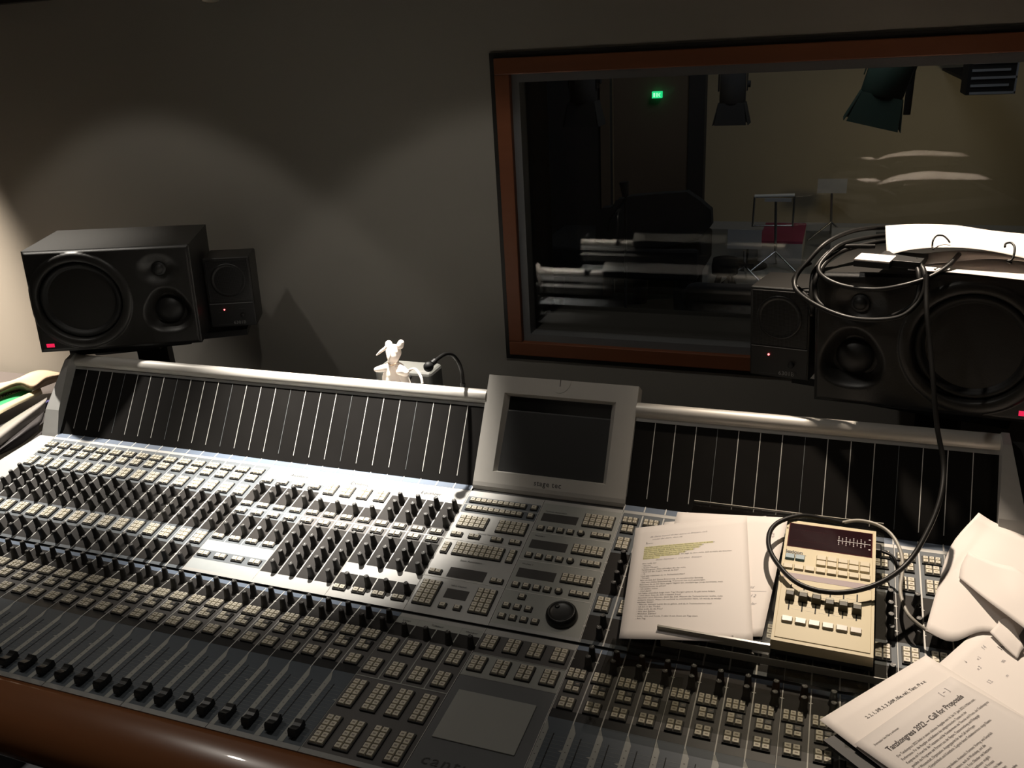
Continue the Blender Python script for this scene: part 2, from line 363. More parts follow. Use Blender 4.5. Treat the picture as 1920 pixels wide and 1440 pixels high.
def tick(mb, x, s, k='line', r=0.0016):
    return mb.add([(x - 2.2 * r, s, 0.0007), (x, s - r, 0.0007), (x + 2.2 * r, s, 0.0007), (x, s + r, 0.0007)], [(0, 1, 2, 3)], k)
W4 = PITCH
def lettering(par, body, size, x, s, k='ink', **kw):
    return put('lettering', textmesh('lettering', body, size, k, lambda a, b: (x + a, s + b, 0.0008), **kw), par)

# ---- lower channel strips
def lower_plate(first):
    mb = MB(); slab(mb, 0, W4, 0, 0.009, 'strip', 0.0002); slab(mb, 0, W4, 0.009, 0.1665, 'fader', 0.0)
    slab(mb, 0, W4, 0.1665, 0.184, 'black', 0.0001); slab(mb, 0, W4, 0.184, 0.2745, 'keygrey', 0.0002)
    slab(mb, 0, W4, 0.2745, 0.320, 'dark', 0.0); slab(mb, 0, W4, 0.320, 0.3305, 'blueband', 0.0002)
    h = 0.0005; z = lambda x, s: (x, s, h)
    mb.add([z(0, 0.009), z(0.0092, 0.009), z(0.0092, 0.144), z(0.0014, 0.163), z(0.0, 0.163)], [(0, 1, 2, 3, 4)], 'scale')
    for k in range(15):
        s = 0.028 + k * 0.0074; slab(mb, 0.0105, 0.0385, s, s + 0.0005, 'thin', 0.0002)
    for k in range(9):
        s = 0.024 + k * 0.0135; mb.add([z(0.004, s), z(0.0058, s), z(0.0058, s + 0.0016), z(0.004, s + 0.0016)], [(0, 1, 2, 3)], 'keygrey') if False else mb.add([(0.0035, s, h + 0.0002), (0.0056, s, h + 0.0002), (0.0056, s + 0.0014, h + 0.0002), (0.0035, s + 0.0014, h + 0.0002)], [(0, 1, 2, 3)], 'keygrey')
    mb.add([(0.034, 0.1062, 0.0004), (0.0398, 0.1045, 0.0004), (0.0398, 0.1085, 0.0004)], [(0, 1, 2)], 'scale')
    slab(mb, 0.0186, 0.0200, 0.016, 0.137, 'slot', 0.0004)
    if first:
        slab(mb, 0.0, 0.0006, 0.0, 0.3305, 'slot', 0.0006); slab(mb, 0.0006, 0.0016, 0.150, 0.3305, 'line', 0.0006); slab(mb, W4 - 0.0, W4 + 0.0002, 0, 0.3305, 'slot', 0.0003)
    else: slab(mb, 0.0, 0.0017, 0.160, 0.3285, 'line', 0.0006)
    tick(mb, 0.0008, 0.2975); return mb.mesh('channel_strip')
LPL = [lower_plate(True), lower_plate(False)]
random.seed(11)
for i in list(range(28)) + list(range(36, 52)):
    st = cpart('channel_strip', LPL[0 if i % 4 == 0 else 1], 'L', i * PITCH)
    pad(st, 0.0085, 0.0315, 0.1855, 0.2070, 2, 2); pad(st, 0.0085, 0.0315, 0.2215, 0.2430, 2, 2, ((1, 1),) if i > 7 else ())
    pad(st, 0.0035, 0.0325, 0.2500, 0.2715, 3, 2)
    knob(st, 0.031, 0.281); knob(st, 0.031, 0.3045)
    put('fader_cap', CAPM, st, (0.0193, 0.031 + random.uniform(-0.0012, 0.0012), 0.0004))

# ---- upper channel strips
def upper_plate(first):
    mb = MB(); b = -0.0015
    slab(mb, 0, W4, 0.006, 0.0135, 'bluegrey', 0.0002); slab(mb, 0, W4, 0.0135, 0.067, 'dark', 0.0)
    slab(mb, 0, W4, 0.067, 0.117, 'bluegrey', 0.0002); slab(mb, 0, W4, 0.117, 0.220, 'dark', 0.0)
    slab(mb, 0, W4, 0.220, 0.2275, 'bluegrey', 0.0002); slab(mb, 0, W4, 0.2275, 0.330, 'keygrey' if False else 'bluegrey', 0.0002); slab(mb, 0, W4, 0.330, 0.338, 'silver', 0.0004)
    if first:
        slab(mb, 0.0, 0.0007, 0.006, 0.338, 'slot', 0.0006); slab(mb, 0.0007, 0.0018, 0.006, 0.330, 'line', 0.0006)
    else: slab(mb, -0.001, 0.0014, 0.006, 0.328, 'line', 0.0006)
    for s in (0.041, 0.139, 0.166, 0.192): tick(mb, 0.0003, s)
    return mb.mesh('channel_strip')
UPL = [upper_plate(True), upper_plate(False)]
for i in list(range(16)) + list(range(36, 52)):
    st = cpart('channel_strip', UPL[0 if i % 4 == 0 else 1], 'U', i * PITCH)
    pad(st, 0.0075, 0.0310, 0.0765, 0.1075, 2, 3); pad(st, 0.0075, 0.0310, 0.2285, 0.2590, 2, 3); pad(st, 0.0078, 0.0308, 0.2745, 0.2935, 2, 2)
    pad(st, 0.0050, 0.0335, 0.3000, 0.3160, 3, 2)
    for s in (0.0235, 0.050, 0.126, 0.1515, 0.1765, 0.2030): knob(st, 0.031, s)

# ---- auxiliary, dynamic, equalizer modules
def module(x0, n, base, zones, title, tx, ts=0.309, seg='U', s0=0.006, s1=0.338, tsize=0.0125, name='processor_panel', low=0.0135, topk='silver'):
    mb = MB(); wd = n * PITCH
    if seg == 'U':
        slab(mb, 0, wd, s0, low, 'silver', 0.0004); slab(mb, 0, wd, low, s1, base, 0.0)
    else: slab(mb, 0, wd, s0, s1, base, 0.0)
    for z_ in zones:
        a, b, k = z_[:3]; cols = z_[3] if len(z_) > 3 else 'cells'
        if cols == 'full': slab(mb, 0.0015, wd - 0.001, a, b, k, 0.0003)
        else:
            for c in range(n):
                slab(mb, c * PITCH + 0.0012, (c + 1) * PITCH - 0.0012, a, b, k, 0.0003)
    slab(mb, 0.0, 0.0006, s0, s1, 'slot', 0.0006); slab(mb, 0.0006, 0.0014, s0, s1, 'line', 0.0005); slab(mb, wd - 0.0008, wd, s0, s1, 'line', 0.0005)
    o = cpart(name, mb, seg, x0 * PITCH)
    if title: lettering(o, title, tsize, tx, ts, shear=0.2)
    return o
def pair(o, c, s0, s1): pad(o, c * PITCH + 0.0075, c * PITCH + 0.0315, s0, s1, 2, 1)
aux = module(16, 4, 'paleblue', [(0.274, 0.294, 'bluegrey'), (0.217, 0.270, 'dark'), (0.1965, 0.2165, 'bluegrey'), (0.172, 0.194, 'bluegrey'), (0.109, 0.1715, 'dark'), (0.092, 0.1085, 'bluegrey'), (0.0405, 0.0645, 'bluegrey', 'full')], 'Auxiliary', 0.062)
dyn = module(20, 4, 'silver', [(0.2165, 0.2455, 'dark'), (0.197, 0.2160, 'keygrey'), (0.172, 0.194, 'keygrey'), (0.036, 0.1715, 'dark')], 'Dynamic', 0.052)
eqp = module(24, 4, 'silver', [(0.218, 0.2925, 'dark'), (0.1965, 0.2175, 'keygrey'), (0.174, 0.194, 'keygrey'), (0.094, 0.1735, 'dark'), (0.037, 0.0668, 'dark')], 'Equalizer', 0.058)
for c in range(4):
    for s in (0.278, 0.2015, 0.1775, 0.0985, 0.0475): pair(aux, c, s, s + 0.0105)
    for s in (0.2530, 0.2285, 0.1515, 0.1225): knob(aux, c * PITCH + 0.0310, s, KNW if (c == 2 and s < 0.13) else None)
    pad(dyn, c * PITCH + 0.0095, c * PITCH + 0.0330, 0.2670, 0.2975, 2, 3)
    knob(dyn, c * PITCH + 0.0310, 0.2275)
    for s in (0.2025, 0.1770): pair(dyn, c, s, s + 0.0105)
    for s in (0.1495, 0.1240, 0.0975, 0.0730, 0.0455): knob(dyn, c * PITCH + 0.0310, s)
    for s in (0.2770, 0.2520, 0.2270, 0.1495, 0.1245, 0.0975, 0.0465): knob(eqp, c * PITCH + 0.0310, s)
    for s in (0.2000, 0.1780, 0.0245): pair(eqp, c, s, s + 0.0105)

# ---- channel select panel with the key rows (28-32) and the transport panel with the jog wheel (32-36)
u = lambda i, b: (i - b) * PITCH
mb = MB(); slab(mb, 0, 0.16, 0.006, 0.0135, 'silver', 0.0004); slab(mb, 0, 0.16, 0.0135, 0.338, 'silver', 0.0)
slab(mb, 0.003, 0.1585, 0.298, 0.320, 'bluegrey'); slab(mb, 0.003, 0.1585, 0.272, 0.2955, 'bluegrey')
for s in (0.193, 0.0935): slab(mb, 0.002, 0.158, s, s + 0.0014, 'line', 0.0005)
slab(mb, 0, 0.0006, 0.006, 0.338, 'slot', 0.0006); slab(mb, 0.0006, 0.0014, 0.006, 0.338, 'line', 0.0005); slab(mb, 0.159, 0.16, 0.006, 0.338, 'line', 0.0005)
slab(mb, u(29.1, 28), u(30.9, 28), 0.0985, 0.123, 'lcd', 0.0006); slab(mb, u(29.46, 28), u(30.53, 28), 0.0495, 0.0715, 'lcd', 0.0006)
sel = cpart('select_panel', mb, 'U', 28 * PITCH)
def padi(o, b, i0, i1, s0, s1, c, r): pad(o, u(i0, b), u(i1, b), s0, s1, c, r)
for a in [(28.28, 31.25, 0.3025, 0.3135, 10, 1), (31.53, 31.84, 0.3025, 0.3135, 1, 1), (28.28, 31.25, 0.2785, 0.2895, 10, 1), (31.53, 31.84, 0.2785, 0.2895, 1, 1),
          (28.30, 29.75, 0.2285, 0.2600, 5, 3), (30.33, 31.78, 0.2285, 0.2600, 5, 3), (28.27, 28.81, 0.2025, 0.212, 2, 1), (29.18, 29.72, 0.2025, 0.212, 2, 1), (30.33, 30.87, 0.2025, 0.212, 2, 1), (31.26, 31.80, 0.2025, 0.212, 2, 1),
          (28.22, 28.52, 0.1545, 0.1815, 1, 3), (28.80, 31.22, 0.1545, 0.1855, 9, 3), (31.50, 31.80, 0.1545, 0.1855, 1, 3), (28.22, 28.80, 0.1005, 0.1100, 2, 1), (31.23, 31.80, 0.1005, 0.1100, 2, 1),
          (28.21, 29.10, 0.0250, 0.0820, 3, 5), (30.89, 31.76, 0.0260, 0.0820, 3, 5), (29.49, 29.80, 0.0255, 0.0350, 1, 1), (30.20, 30.50, 0.0255, 0.0350, 1, 1)]: padi(sel, 28, *a)
lettering(sel, 'Channel Selection', 0.005, 0.062, 0.2165); lettering(sel, 'Static Automation', 0.006, 0.055, 0.1405); lettering(sel, 'Select Channel', 0.005, 0.062, 0.078)
mb = MB(); slab(mb, 0, 0.16, 0.006, 0.0135, 'strip', 0.0004); slab(mb, 0, 0.16, 0.0135, 0.338, 'silver', 0.0); slab(mb, 0.002, 0.159, 0.0135, 0.3285, 'scale', 0.0002)
for s in (0.2438, 0.168, 0.0915): slab(mb, 0.002, 0.158, s, s + 0.0014, 'line', 0.0005)
slab(mb, 0, 0.0006, 0.006, 0.338, 'slot', 0.0006); slab(mb, 0.159, 0.16, 0.006, 0.338, 'line', 0.0005)
for s in (0.2775, 0.2015, 0.1255): slab(mb, u(32.24, 32), u(34.02, 32), s, s + 0.0222, 'lcd', 0.0006)
trn = cpart('transport_panel', mb, 'U', 32 * PITCH)
for a in [(34.31, 35.76, 0.2775, 0.3105, 5, 3), (34.31, 35.77, 0.2025, 0.2245, 5, 2), (34.31, 35.77, 0.1285, 0.1480, 5, 2)]: padi(trn, 32, *a)
for s in (0.2505, 0.1760, 0.1000):
    for k in range(4): padi(trn, 32, 32.27 + 0.49 * k, 32.57 + 0.49 * k, s, s + 0.0100, 1, 1)
    padi(trn, 32, 34.91, 35.80, s + 0.0015, s + 0.0115, 3, 1)
    put('round_key', MB().lathe([(0.0072, 0), (0.0072, 0.003), (0.0066, 0.0036)], 'keybase', 24).frus(-0.004, 0.004, -0.004, 0.004, 0.003, 0.0065, 0.0007, 'key'), trn, (u(34.41, 32), s + 0.0055, 0.0004))
for i, s in ((32.79, 0.0745), (32.27, 0.050), (32.77, 0.050), (33.28, 0.050), (32.27, 0.0255), (32.77, 0.0255), (33.27, 0.0255), (33.77, 0.0255)): padi(trn, 32, i, i + 0.29, s, s + 0.0095, 1, 1)
jw = MB().lathe([(0.0275, 0), (0.0275, 0.004), (0.0262, 0.010), (0.0235, 0.0135), (0.0215, 0.0142), (0.0205, 0.0130), (0.016, 0.0118), (0.008, 0.0112), (0.001, 0.011)], 'cap', 48)
jw.ball((-0.010, 0.010, 0.0125), 0.0042, 'cap', 14, 8, (1, 1, 0.35))
put('jog_wheel', jw, trn, (u(34.94, 32), 0.0525, 0.0004))
lettering(trn, 'Dynamic Automation', 0.005, 0.012, 0.304); lettering(trn, 'Machine 1', 0.005, 0.012, 0.2335); lettering(trn, 'Machine 2', 0.005, 0.012, 0.157)

# ---- talkback panel and touch pad panel in the lower row
mb = MB(); slab(mb, 0, 0.16, 0, 0.009, 'strip', 0.0002); slab(mb, 0, 0.16, 0.009, 0.304, 'keygrey', 0.0); slab(mb, 0, 0.16, 0.304, 0.3205, 'scale', 0.0002); slab(mb, 0, 0.16, 0.3205, 0.3305, 'silver', 0.0003)
slab(mb, 0, 0.16, 0.272, 0.304, 'dark', 0.0002); slab(mb, 0.001, 0.159, 0.1655, 0.1675, 'scale', 0.0005)
for c in (1, 2, 3): slab(mb, c * PITCH - 0.001, c * PITCH + 0.001, 0.1675, 0.3205 if c != 2 else 0.304, 'scale', 0.0005)
slab(mb, 0, 0.0006, 0, 0.3305, 'slot', 0.0006); slab(mb, 0.0006, 0.0016, 0, 0.3305, 'scale', 0.0005); slab(mb, 0.1590, 0.16, 0, 0.3305, 'line', 0.0005)
tb = cpart('talkback_panel', mb, 'L', 28 * PITCH)
for c in range(4):
    x = c * PITCH + 0.0075
    pad(tb, x, x + 0.0235, 0.2285, 0.2610, 2, 3); pad(tb, x, x + 0.0235, 0.1750, 0.2070, 2, 3)
    pad(tb, x, x + 0.0235, 0.0975, 0.1540, 2, 5); pad(tb, x, x + 0.0235, 0.0175, 0.0745, 2, 5); knob(tb, c * PITCH + 0.034, 0.2770)
lettering(tb, 'Listen', 0.0065, 0.012, 0.310); lettering(tb, 'Talkback', 0.0065, 0.066, 0.310); lettering(tb, 'Monitor', 0.0065, 0.130, 0.310)
mb = MB(); slab(mb, 0, 0.16, 0, 0.317, 'scale', 0.0); slab(mb, 0, 0.16, 0.317, 0.3305, 'silver', 0.0003)
slab(mb, 0.001, 0.159, 0.2675, 0.317, 'keygrey', 0.0002)
for s in (0.2665, 0.2130): slab(mb, 0.001, 0.159, s, s + 0.0018, 'strip', 0.0005)
slab(mb, 0.001, 0.159, 0.0, 0.213, 'framegrey', 0.0001)
slab(mb, 0, 0.0006, 0, 0.3305, 'slot', 0.0006); slab(mb, 0.1590, 0.16, 0, 0.3305, 'line', 0.0005)
tp = cpart('touch_pad_panel', mb, 'L', 32 * PITCH)
for c in range(4):
    x = c * PITCH + 0.0075
    pad(tp, x, x + 0.0240, 0.2790, 0.3110, 2, 3); pad(tp, x, x + 0.0240, 0.2250, 0.2575, 2, 3)
bevel(put('touch_pad', MB().box(0.0135, 0.1395, 0.0795, 0.1800, 0, 0.0022, 'scale'), tp), 0.001)
put('lettering', textmesh('lettering', 'cantus', 0.026, 'ink', lambda a, b: (0.016 + a * 1.15, 0.031 + b, 0.0008), shear=0.12, cspace=1.15), tp)

# ---- meter bridge: thirteen panels of four meters, two blocks either side of the display
def meterpanel():
    mb = MB(); wd = 0.16
    mb.box(0, wd, 0.0, 0.1668, -0.002, 0.0, 'meter'); mb.box(0, wd, 0.1668, 0.178, -0.002, 0.0012, 'strip')
    mb.box(0, wd, -0.003, 0.0, -0.002, 0.0006, 'meter')
    for c in range(4):
        x = c * PITCH; k = 'line' if c else 'thin'; r = 0.0007
        mb.box(x - r if c else 0, x + r, 0.0165, 0.1668, -0.001, 0.0004, k)
    return mb
MM = meterpanel().mesh('meter_panel')
for i in list(range(0, 28, 4)) + list(range(36, 52, 4)):
    cpart('meter_panel', MM, 'M', i * PITCH)
for a, b in ((0, 28), (36, 52)):
    mb = MB(); x0, x1 = a * PITCH, b * PITCH
    t = math.atan2(P2B[1] - P2[1], P2B[0] - P2[0])
    A, B = Vector((0, *P2)), Vector((0, *P2B)); d = (B - A); n = Vector((0, -d.z, d.y)).normalized()
    def q(x, v, h): return Vector((x, 0, 0)) + A + d * v + n * h
    mb.add([q(x0, 0, 0.0004), q(x1, 0, 0.0004), q(x1, 1, 0.0004), q(x0, 1, 0.0004), q(x0, 0, -0.004), q(x1, 0, -0.004), q(x1, 1, -0.004), q(x0, 1, -0.004)], [(0, 1, 2, 3), (0, 4, 5, 1), (1, 5, 6, 2), (2, 6, 7, 3), (3, 7, 4, 0)], 'blueband')
    for i in range(a, b + 1):
        x = i * PITCH; r = 0.0013
        mb.add([q(x - r, 0, 0.001), q(x + r, 0, 0.001), q(x + r, 0.85, 0.001), q(x, 1.18, 0.0012), q(x - r, 0.85, 0.001)], [(0, 1, 2, 3, 4)], 'line')
    cpart('blue_band', mb)
    # rounded rail
    cs, ch, r = 0.1895, -0.0035, 0.0155
    pr = [(cs + r * math.cos(t_), ch + r * math.sin(t_)) for t_ in [math.radians(200 - 12 * k) for k in range(26)]]
    mb = MB(); mb.prism(pr, 0, 0.0, x1 - x0, 'hood', True)
    rl = cpart('rail', mb, 'M', x0)
# end cheeks
def cheek(xi, sgn):
    mb = MB(); h1 = 0.004; h2 = 0.026
    a = [P('M', xi, -0.012, h1), P('M', xi, 0.055, 0.020), P('M', xi, 0.182, h2), P('M', xi, 0.205, 0.012), P('M', xi, 0.205, -0.03), P('M', xi, -0.012, -0.03)]
    o = [0.052, 0.042, 0.014, 0.012, 0.012, 0.052]
    b = [p + Vector((sgn * k, 0, 0)) for p, k in zip(a, o)]
    n = len(a); f = [tuple(range(n)), tuple(range(n, 2 * n))[::-1]] + [(i, n + i, n + (i + 1) % n, (i + 1) % n) for i in range(n)]
    mb.add(a + b, f if sgn > 0 else [x[::-1] for x in f], 'silver'); return mb
cpart('end_cheek', cheek(0.0, -1)); cpart('end_cheek', cheek(XW, 1))
# ---- display housing
hx0, hx1 = 28 * PITCH, 36 * PITCH; wd = hx1 - hx0; ox0, ox1, os0, os1 = 0.040, 0.278, 0.034, 0.200; ix0, ix1, is0, is1 = 0.049, 0.268, 0.038, 0.196
mb = MB(); hf = 0.007
z = lambda x, s, h=hf: (x, s, h)
vs = [z(0, 0.010), z(wd, 0.010), z(wd, 0.236), z(0, 0.236), z(ox0, os0), z(ox1, os0), z(ox1, os1), z(ox0, os1), z(ix0, is0, -0.006), z(ix1, is0, -0.006), z(ix1, is1, -0.006), z(ix0, is1, -0.006)]
mb.add(vs, [(0, 1, 5, 4), (1, 2, 6, 5), (2, 3, 7, 6), (3, 0, 4, 7), (4, 5, 9, 8), (5, 6, 10, 9), (6, 7, 11, 10), (7, 4, 8, 11)], 'hood')
pf = [(0.010, hf), (0.002, hf - 0.001), (-0.005, hf - 0.004), (-0.010, hf - 0.010), (-0.010, -0.02), (0.20, -0.034), (0.236, -0.030), (0.236, hf)]
vs = [(0, a, b) for a, b in pf] + [(wd, a, b) for a, b in pf]; n = len(pf)
mb.add(vs, [(i, i + 1, n + i + 1, n + i)[::-1] for i in (0, 1, 2, 6)], 'hood'); mb.add(vs, [(i, i + 1, n + i + 1, n + i)[::-1] for i in (3, 4, 5)], 'chassis')
mb.add(vs, [tuple(range(n)), tuple(range(n, 2 * n))[::-1]], 'hood')
dsp = cpart('display', mb, 'M', hx0)
put('screen', MB().box(ix0 - 0.002, ix1 + 0.002, is0 - 0.002, is1 + 0.002, -0.0075, -0.0062, 'screen'), dsp)
mb = MB(); cx = 0.158; R_ = 0.022
mb.prism([(cx + R_ * math.cos(PI + PI * k / 20), 0.236 + R_ * math.sin(PI + PI * k / 20) * 1.25) for k in range(21)], 2, hf - 0.001, hf + 0.0009, 'hood')
mb.box(cx - 0.0006, cx + 0.0006, 0.222, 0.236, hf, hf + 0.0014, 'slot')
put('finger_notch', mb, dsp)
put('lettering', textmesh('lettering', 'stage tec', 0.0155, 'ink', lambda a, b: (0.131 + a * 0.92, 0.0155 + b, hf + 0.0006), cspace=1.12), dsp)

# ================================================================== CONTROL ROOM
WY = 1.26; WX0, WX1, WZ0, WZ1 = 0.986, 2.95, 0.139, 0.900
struct('wall_back', MB().box(-2.0, WX0, WY, WY + 0.32, FLOOR, 1.75, 'wall').box(WX1, 4.2, WY, WY + 0.32, FLOOR, 1.75, 'wall').box(WX0, WX1, WY, WY + 0.32, FLOOR, WZ0, 'wall').box(WX0, WX1, WY, WY + 0.32, WZ1, 1.75, 'wall'))
struct('floor', MB().box(-2.0, 4.2, -2.6, WY + 0.32, FLOOR - 0.05, FLOOR, 'floor'))
struct('ceiling', MB().box(-2.0, 4.2, -2.6, WY + 0.32, 1.75, 1.8, 'ceil'))
struct('wall_left', MB().box(-2.05, -2.0, -2.6, WY + 0.32, FLOOR, 1.75, 'wall'))
struct('wall_right', MB().box(4.2, 4.25, -2.6, WY + 0.32, FLOOR, 1.75, 'wall'))
struct('wall_front', MB().box(-2.0, 4.2, -2.65, -2.6, FLOOR, 1.75, 'wall'))
struct('trim_1', MB().box(-2.0, 0.4, WY - 0.035, WY, 1.098, 1.16, 'trimblack'))
def ring(mb, x0, x1, z0, z1, t, y0, y1, k):
    mb.box(x0, x1, y0, y1, z1 - t, z1, k); mb.box(x0, x1, y0, y1, z0, z0 + t, k); mb.box(x0, x0 + t, y0, y1, z0 + t, z1 - t, k); mb.box(x1 - t, x1, y0, y1, z0 + t, z1 - t, k); return mb
wf = struct('window_1', ring(MB(), WX0 - 0.001, WX1 + 0.001, WZ0 - 0.001, WZ1 + 0.001, 0.012, WY - 0.004, WY + 0.02, 'trimblack'))
bevel(put('wooden_frame', ring(MB(), WX0 + 0.011, WX1 - 0.011, WZ0 + 0.011, WZ1 - 0.011, 0.037, WY - 0.010, WY + 0.03, 'framewood'), wf), 0.002)
put('grey_frame', ring(MB(), WX0 + 0.047, WX1 - 0.047, WZ0 + 0.047, WZ1 - 0.047, 0.020, WY + 0.006, WY + 0.05, 'framegrey'), wf)
put('reveal', ring(MB(), WX0 + 0.02, WX1 - 0.02, WZ0 + 0.04, WZ1 - 0.04, 0.022, WY + 0.05, WY + 0.30, 'reveal').box(WX0 + 0.042, WX1 - 0.042, WY + 0.05, WY + 0.25, WZ0 + 0.062, WZ0 + 0.064, 'sill'), wf)
put('pane', MB().box(WX0 + 0.06, WX1 - 0.06, 1.298, 1.306, WZ0 + 0.06, WZ1 - 0.06, 'glass'), wf)
put('pane', MB().box(WX0 + 0.04, WX1 - 0.04, 1.515, 1.523, WZ0 + 0.06, WZ1 - 0.06, 'glass'), wf)
#@@REST
# ================================================================== SPEAKERS
def baffle(sgn, wd, ht):
    """front face with the woofer ring and the two waveguide dishes pressed into it"""
    wx, mx, tx = -0.078 * sgn, 0.122 * sgn, 0.112 * sgn; mz, tz = -0.038, 0.068
    def sm(t): t = max(0, min(1, t)); return t * t * (3 - 2 * t)
    def dep(x, z):
        d = 0.0
        r = math.hypot(x - wx, z); d -= 0.006 * max(0, 1 - ((r - 0.108) / 0.0115) ** 2) ** 0.5 if abs(r - 0.108) < 0.0115 else 0
        if r < 0.0975: d += 0.014 * sm((0.0975 - r) / 0.004)
        r = math.hypot((x - mx), (z - mz)); ang = math.atan2(z - mz, x - mx); R0 = 0.0615 + 0.0035 * math.cos(3 * ang + PI / 2 * 1.0)
        d = max(d, 0.030 * sm((R0 - r) / 0.030)) if r < R0 else d
        r = math.hypot((x - tx) * 0.8, (z - tz)); d = max(d, 0.015 * sm((0.044 - r) / 0.034)) if r < 0.044 else d
        e = min(wd / 2 - abs(x), ht / 2 - abs(z)); d += 0.006 * (1 - sm(e / 0.008))
        return d
    nx, nz = 190, 126; mb = MB(); vs = []; fs = []
    for j in range(nz + 1):
        for i in range(nx + 1):
            x = -wd / 2 + wd * i / nx; z_ = -ht / 2 + ht * j / nz; vs.append((x, dep(x, z_), z_))
    for j in range(nz):
        for i in range(nx): a = j * (nx + 1) + i; fs.append((a, a + 1, a + nx + 2, a + nx + 1))
    mb.add(vs, fs, 'spk', True); return mb
def monitor(label, loc, rot, sgn):
    wd, ht, dp = 0.383, 0.253, 0.29
    t = thing('monitor_speaker', label, 'speaker', loc, rot)
    b = MB(); c = 0.006
    b.add([(-wd / 2, c, -ht / 2), (wd / 2, c, -ht / 2), (wd / 2, c, ht / 2), (-wd / 2, c, ht / 2), (-wd / 2, dp, -ht / 2), (wd / 2, dp, -ht / 2), (wd / 2, dp, ht / 2), (-wd / 2, dp, ht / 2)],
          [(4, 5, 1, 0)[::-1][::-1], (1, 5, 6, 2), (2, 6, 7, 3), (3, 7, 4, 0), (7, 6, 5, 4)], 'spk')
    put('cabinet', b, t); put('baffle', baffle(sgn, wd, ht), t)
    wx, mx, tx = -0.078 * sgn, 0.122 * sgn, 0.112 * sgn
    put('woofer', MB().lathe([(0.0965, -0.0135), (0.0945, -0.008), (0.090, -0.0045), (0.085, -0.005), (0.0815, -0.010), (0.079, -0.013), (0.060, -0.024), (0.040, -0.036), (0.032, -0.040), (0.031, -0.036), (0.024, -0.028), (0.013, -0.024), (0.001, -0.023)], 'spkdark', 48, (wx, 0.0, 0), 'y'), t)
    put('midrange_driver', MB().lathe([(0.044, -0.0295), (0.042, -0.026), (0.039, -0.0265), (0.036, -0.028), (0.034, -0.024), (0.027, -0.015), (0.016, -0.0095), (0.006, -0.0075), (0.001, -0.0073)], 'rubber', 40, (mx, 0.0, -0.038), 'y'), t)
    put('tweeter', MB().lathe([(0.017, -0.0128), (0.016, -0.0105), (0.0130, -0.0112), (0.012, -0.009), (0.008, -0.0055), (0.001, -0.004)], 'rubber', 30, (tx, 0.0, 0.068), 'y'), t)
    put('badge', MB().box(-0.166 * sgn - 0.009, -0.166 * sgn + 0.009, -0.0012, 0.002, -0.113, -0.104, 'red'), t)
    return t
D_ = math.radians
monL = monitor('large black three way speaker above the left end of the console', (0.127, 0.820, 0.385), (D_(-0.6), D_(2.4), D_(30)), 1)
monR = monitor('large black three way speaker at the right with papers and a cable coil on top', (1.945, 0.838, 0.380), (D_(-2.0), D_(-4.0), D_(-15)), -1)
def grille_mat():
    m = mat('perforated_grille', (0.02, 0.02, 0.02), 0.35, 0.3); nt = m.node_tree; b = nt.nodes['Principled BSDF']
    tc = nt.nodes.new('ShaderNodeTexCoord'); vo = nt.nodes.new('ShaderNodeTexVoronoi'); vo.inputs['Scale'].default_value = 380; vo.inputs['Randomness'].default_value = 0.0
    cr = nt.nodes.new('ShaderNodeValToRGB'); cr.color_ramp.elements[0].position = 0.35; cr.color_ramp.elements[0].color = (0.002, 0.002, 0.002, 1); cr.color_ramp.elements[1].position = 0.45; cr.color_ramp.elements[1].color = (0.04, 0.04, 0.04, 1)
    nt.links.new(tc.outputs['Object'], vo.inputs['Vector']); nt.links.new(vo.outputs['Distance'], cr.inputs[0]); nt.links.new(cr.outputs[0], b.inputs['Base Color'])
    return m
M['grille'] = grille_mat()
def small_monitor(label, loc, rot):
    t = thing('compact_speaker', label, 'speaker', loc, rot); w2, h2, d = 0.060, 0.094, 0.119
    bevel(put('cabinet', MB().box(-w2, w2, 0.002, d, -h2, h2, 'spk'), t), 0.004, 3)
    g = put('grille', MB().box(-w2 + 0.005, w2 - 0.005, -0.0005, 0.004, -0.026, h2 - 0.006, 'grille'), t); bevel(g, 0.0015)
    put('driver_ring', MB().lathe([(0.045, 0.0006), (0.044, 0.0022), (0.040, 0.0022), (0.036, 0.0004), (0.001, 0.0002)], 'grille', 36, (0, 0, 0.034), 'y'), t)
    c = put('control_panel', MB().box(-w2 + 0.004, w2 - 0.004, 0.0, 0.004, -h2 + 0.004, -0.030, 'rubber').box(-w2 + 0.004, w2 - 0.004, -0.0006, 0.0, -0.0292, -0.0280, 'red' if False else 'print'), t)
    put('power_light', MB().ball((-0.020, -0.001, -0.045), 0.0021, 'led', 12, 8), c)
    put('volume_knob', MB().lathe([(0.006, 0), (0.0055, 0.007), (0.005, 0.008), (0.001, 0.0082)], 'rubber', 20, (0.026, 0, -0.062), 'y'), c)
    for x0, x1, z_ in ((-0.036, -0.026, -0.0442), (0.018, 0.034, -0.0442), (-0.036, -0.028, -0.051)): put('marking', MB().box(x0, x1, -0.0004, 0.001, z_ - 0.0006, z_, 'ink'), c)
    put('lettering', textmesh('lettering', '6301B', 0.0125, 'print', lambda a, b: (0.000 + a, -0.0006, -0.086 + b)), c)
    put('underline', MB().box(-0.040, -0.003, -0.0005, 0.001, -0.0862, -0.0852, 'ink'), c)
    return t
small_monitor('small black cube speaker with a red light half hidden behind the left large speaker', (0.286, 1.055, 0.343), (D_(-0.9), D_(1.8), D_(28)))
small_monitor('small black speaker with a red light beside the right speaker in front of the window', (1.694, 0.931, 0.355), (D_(1.0), D_(-2.0), D_(-14.2)))
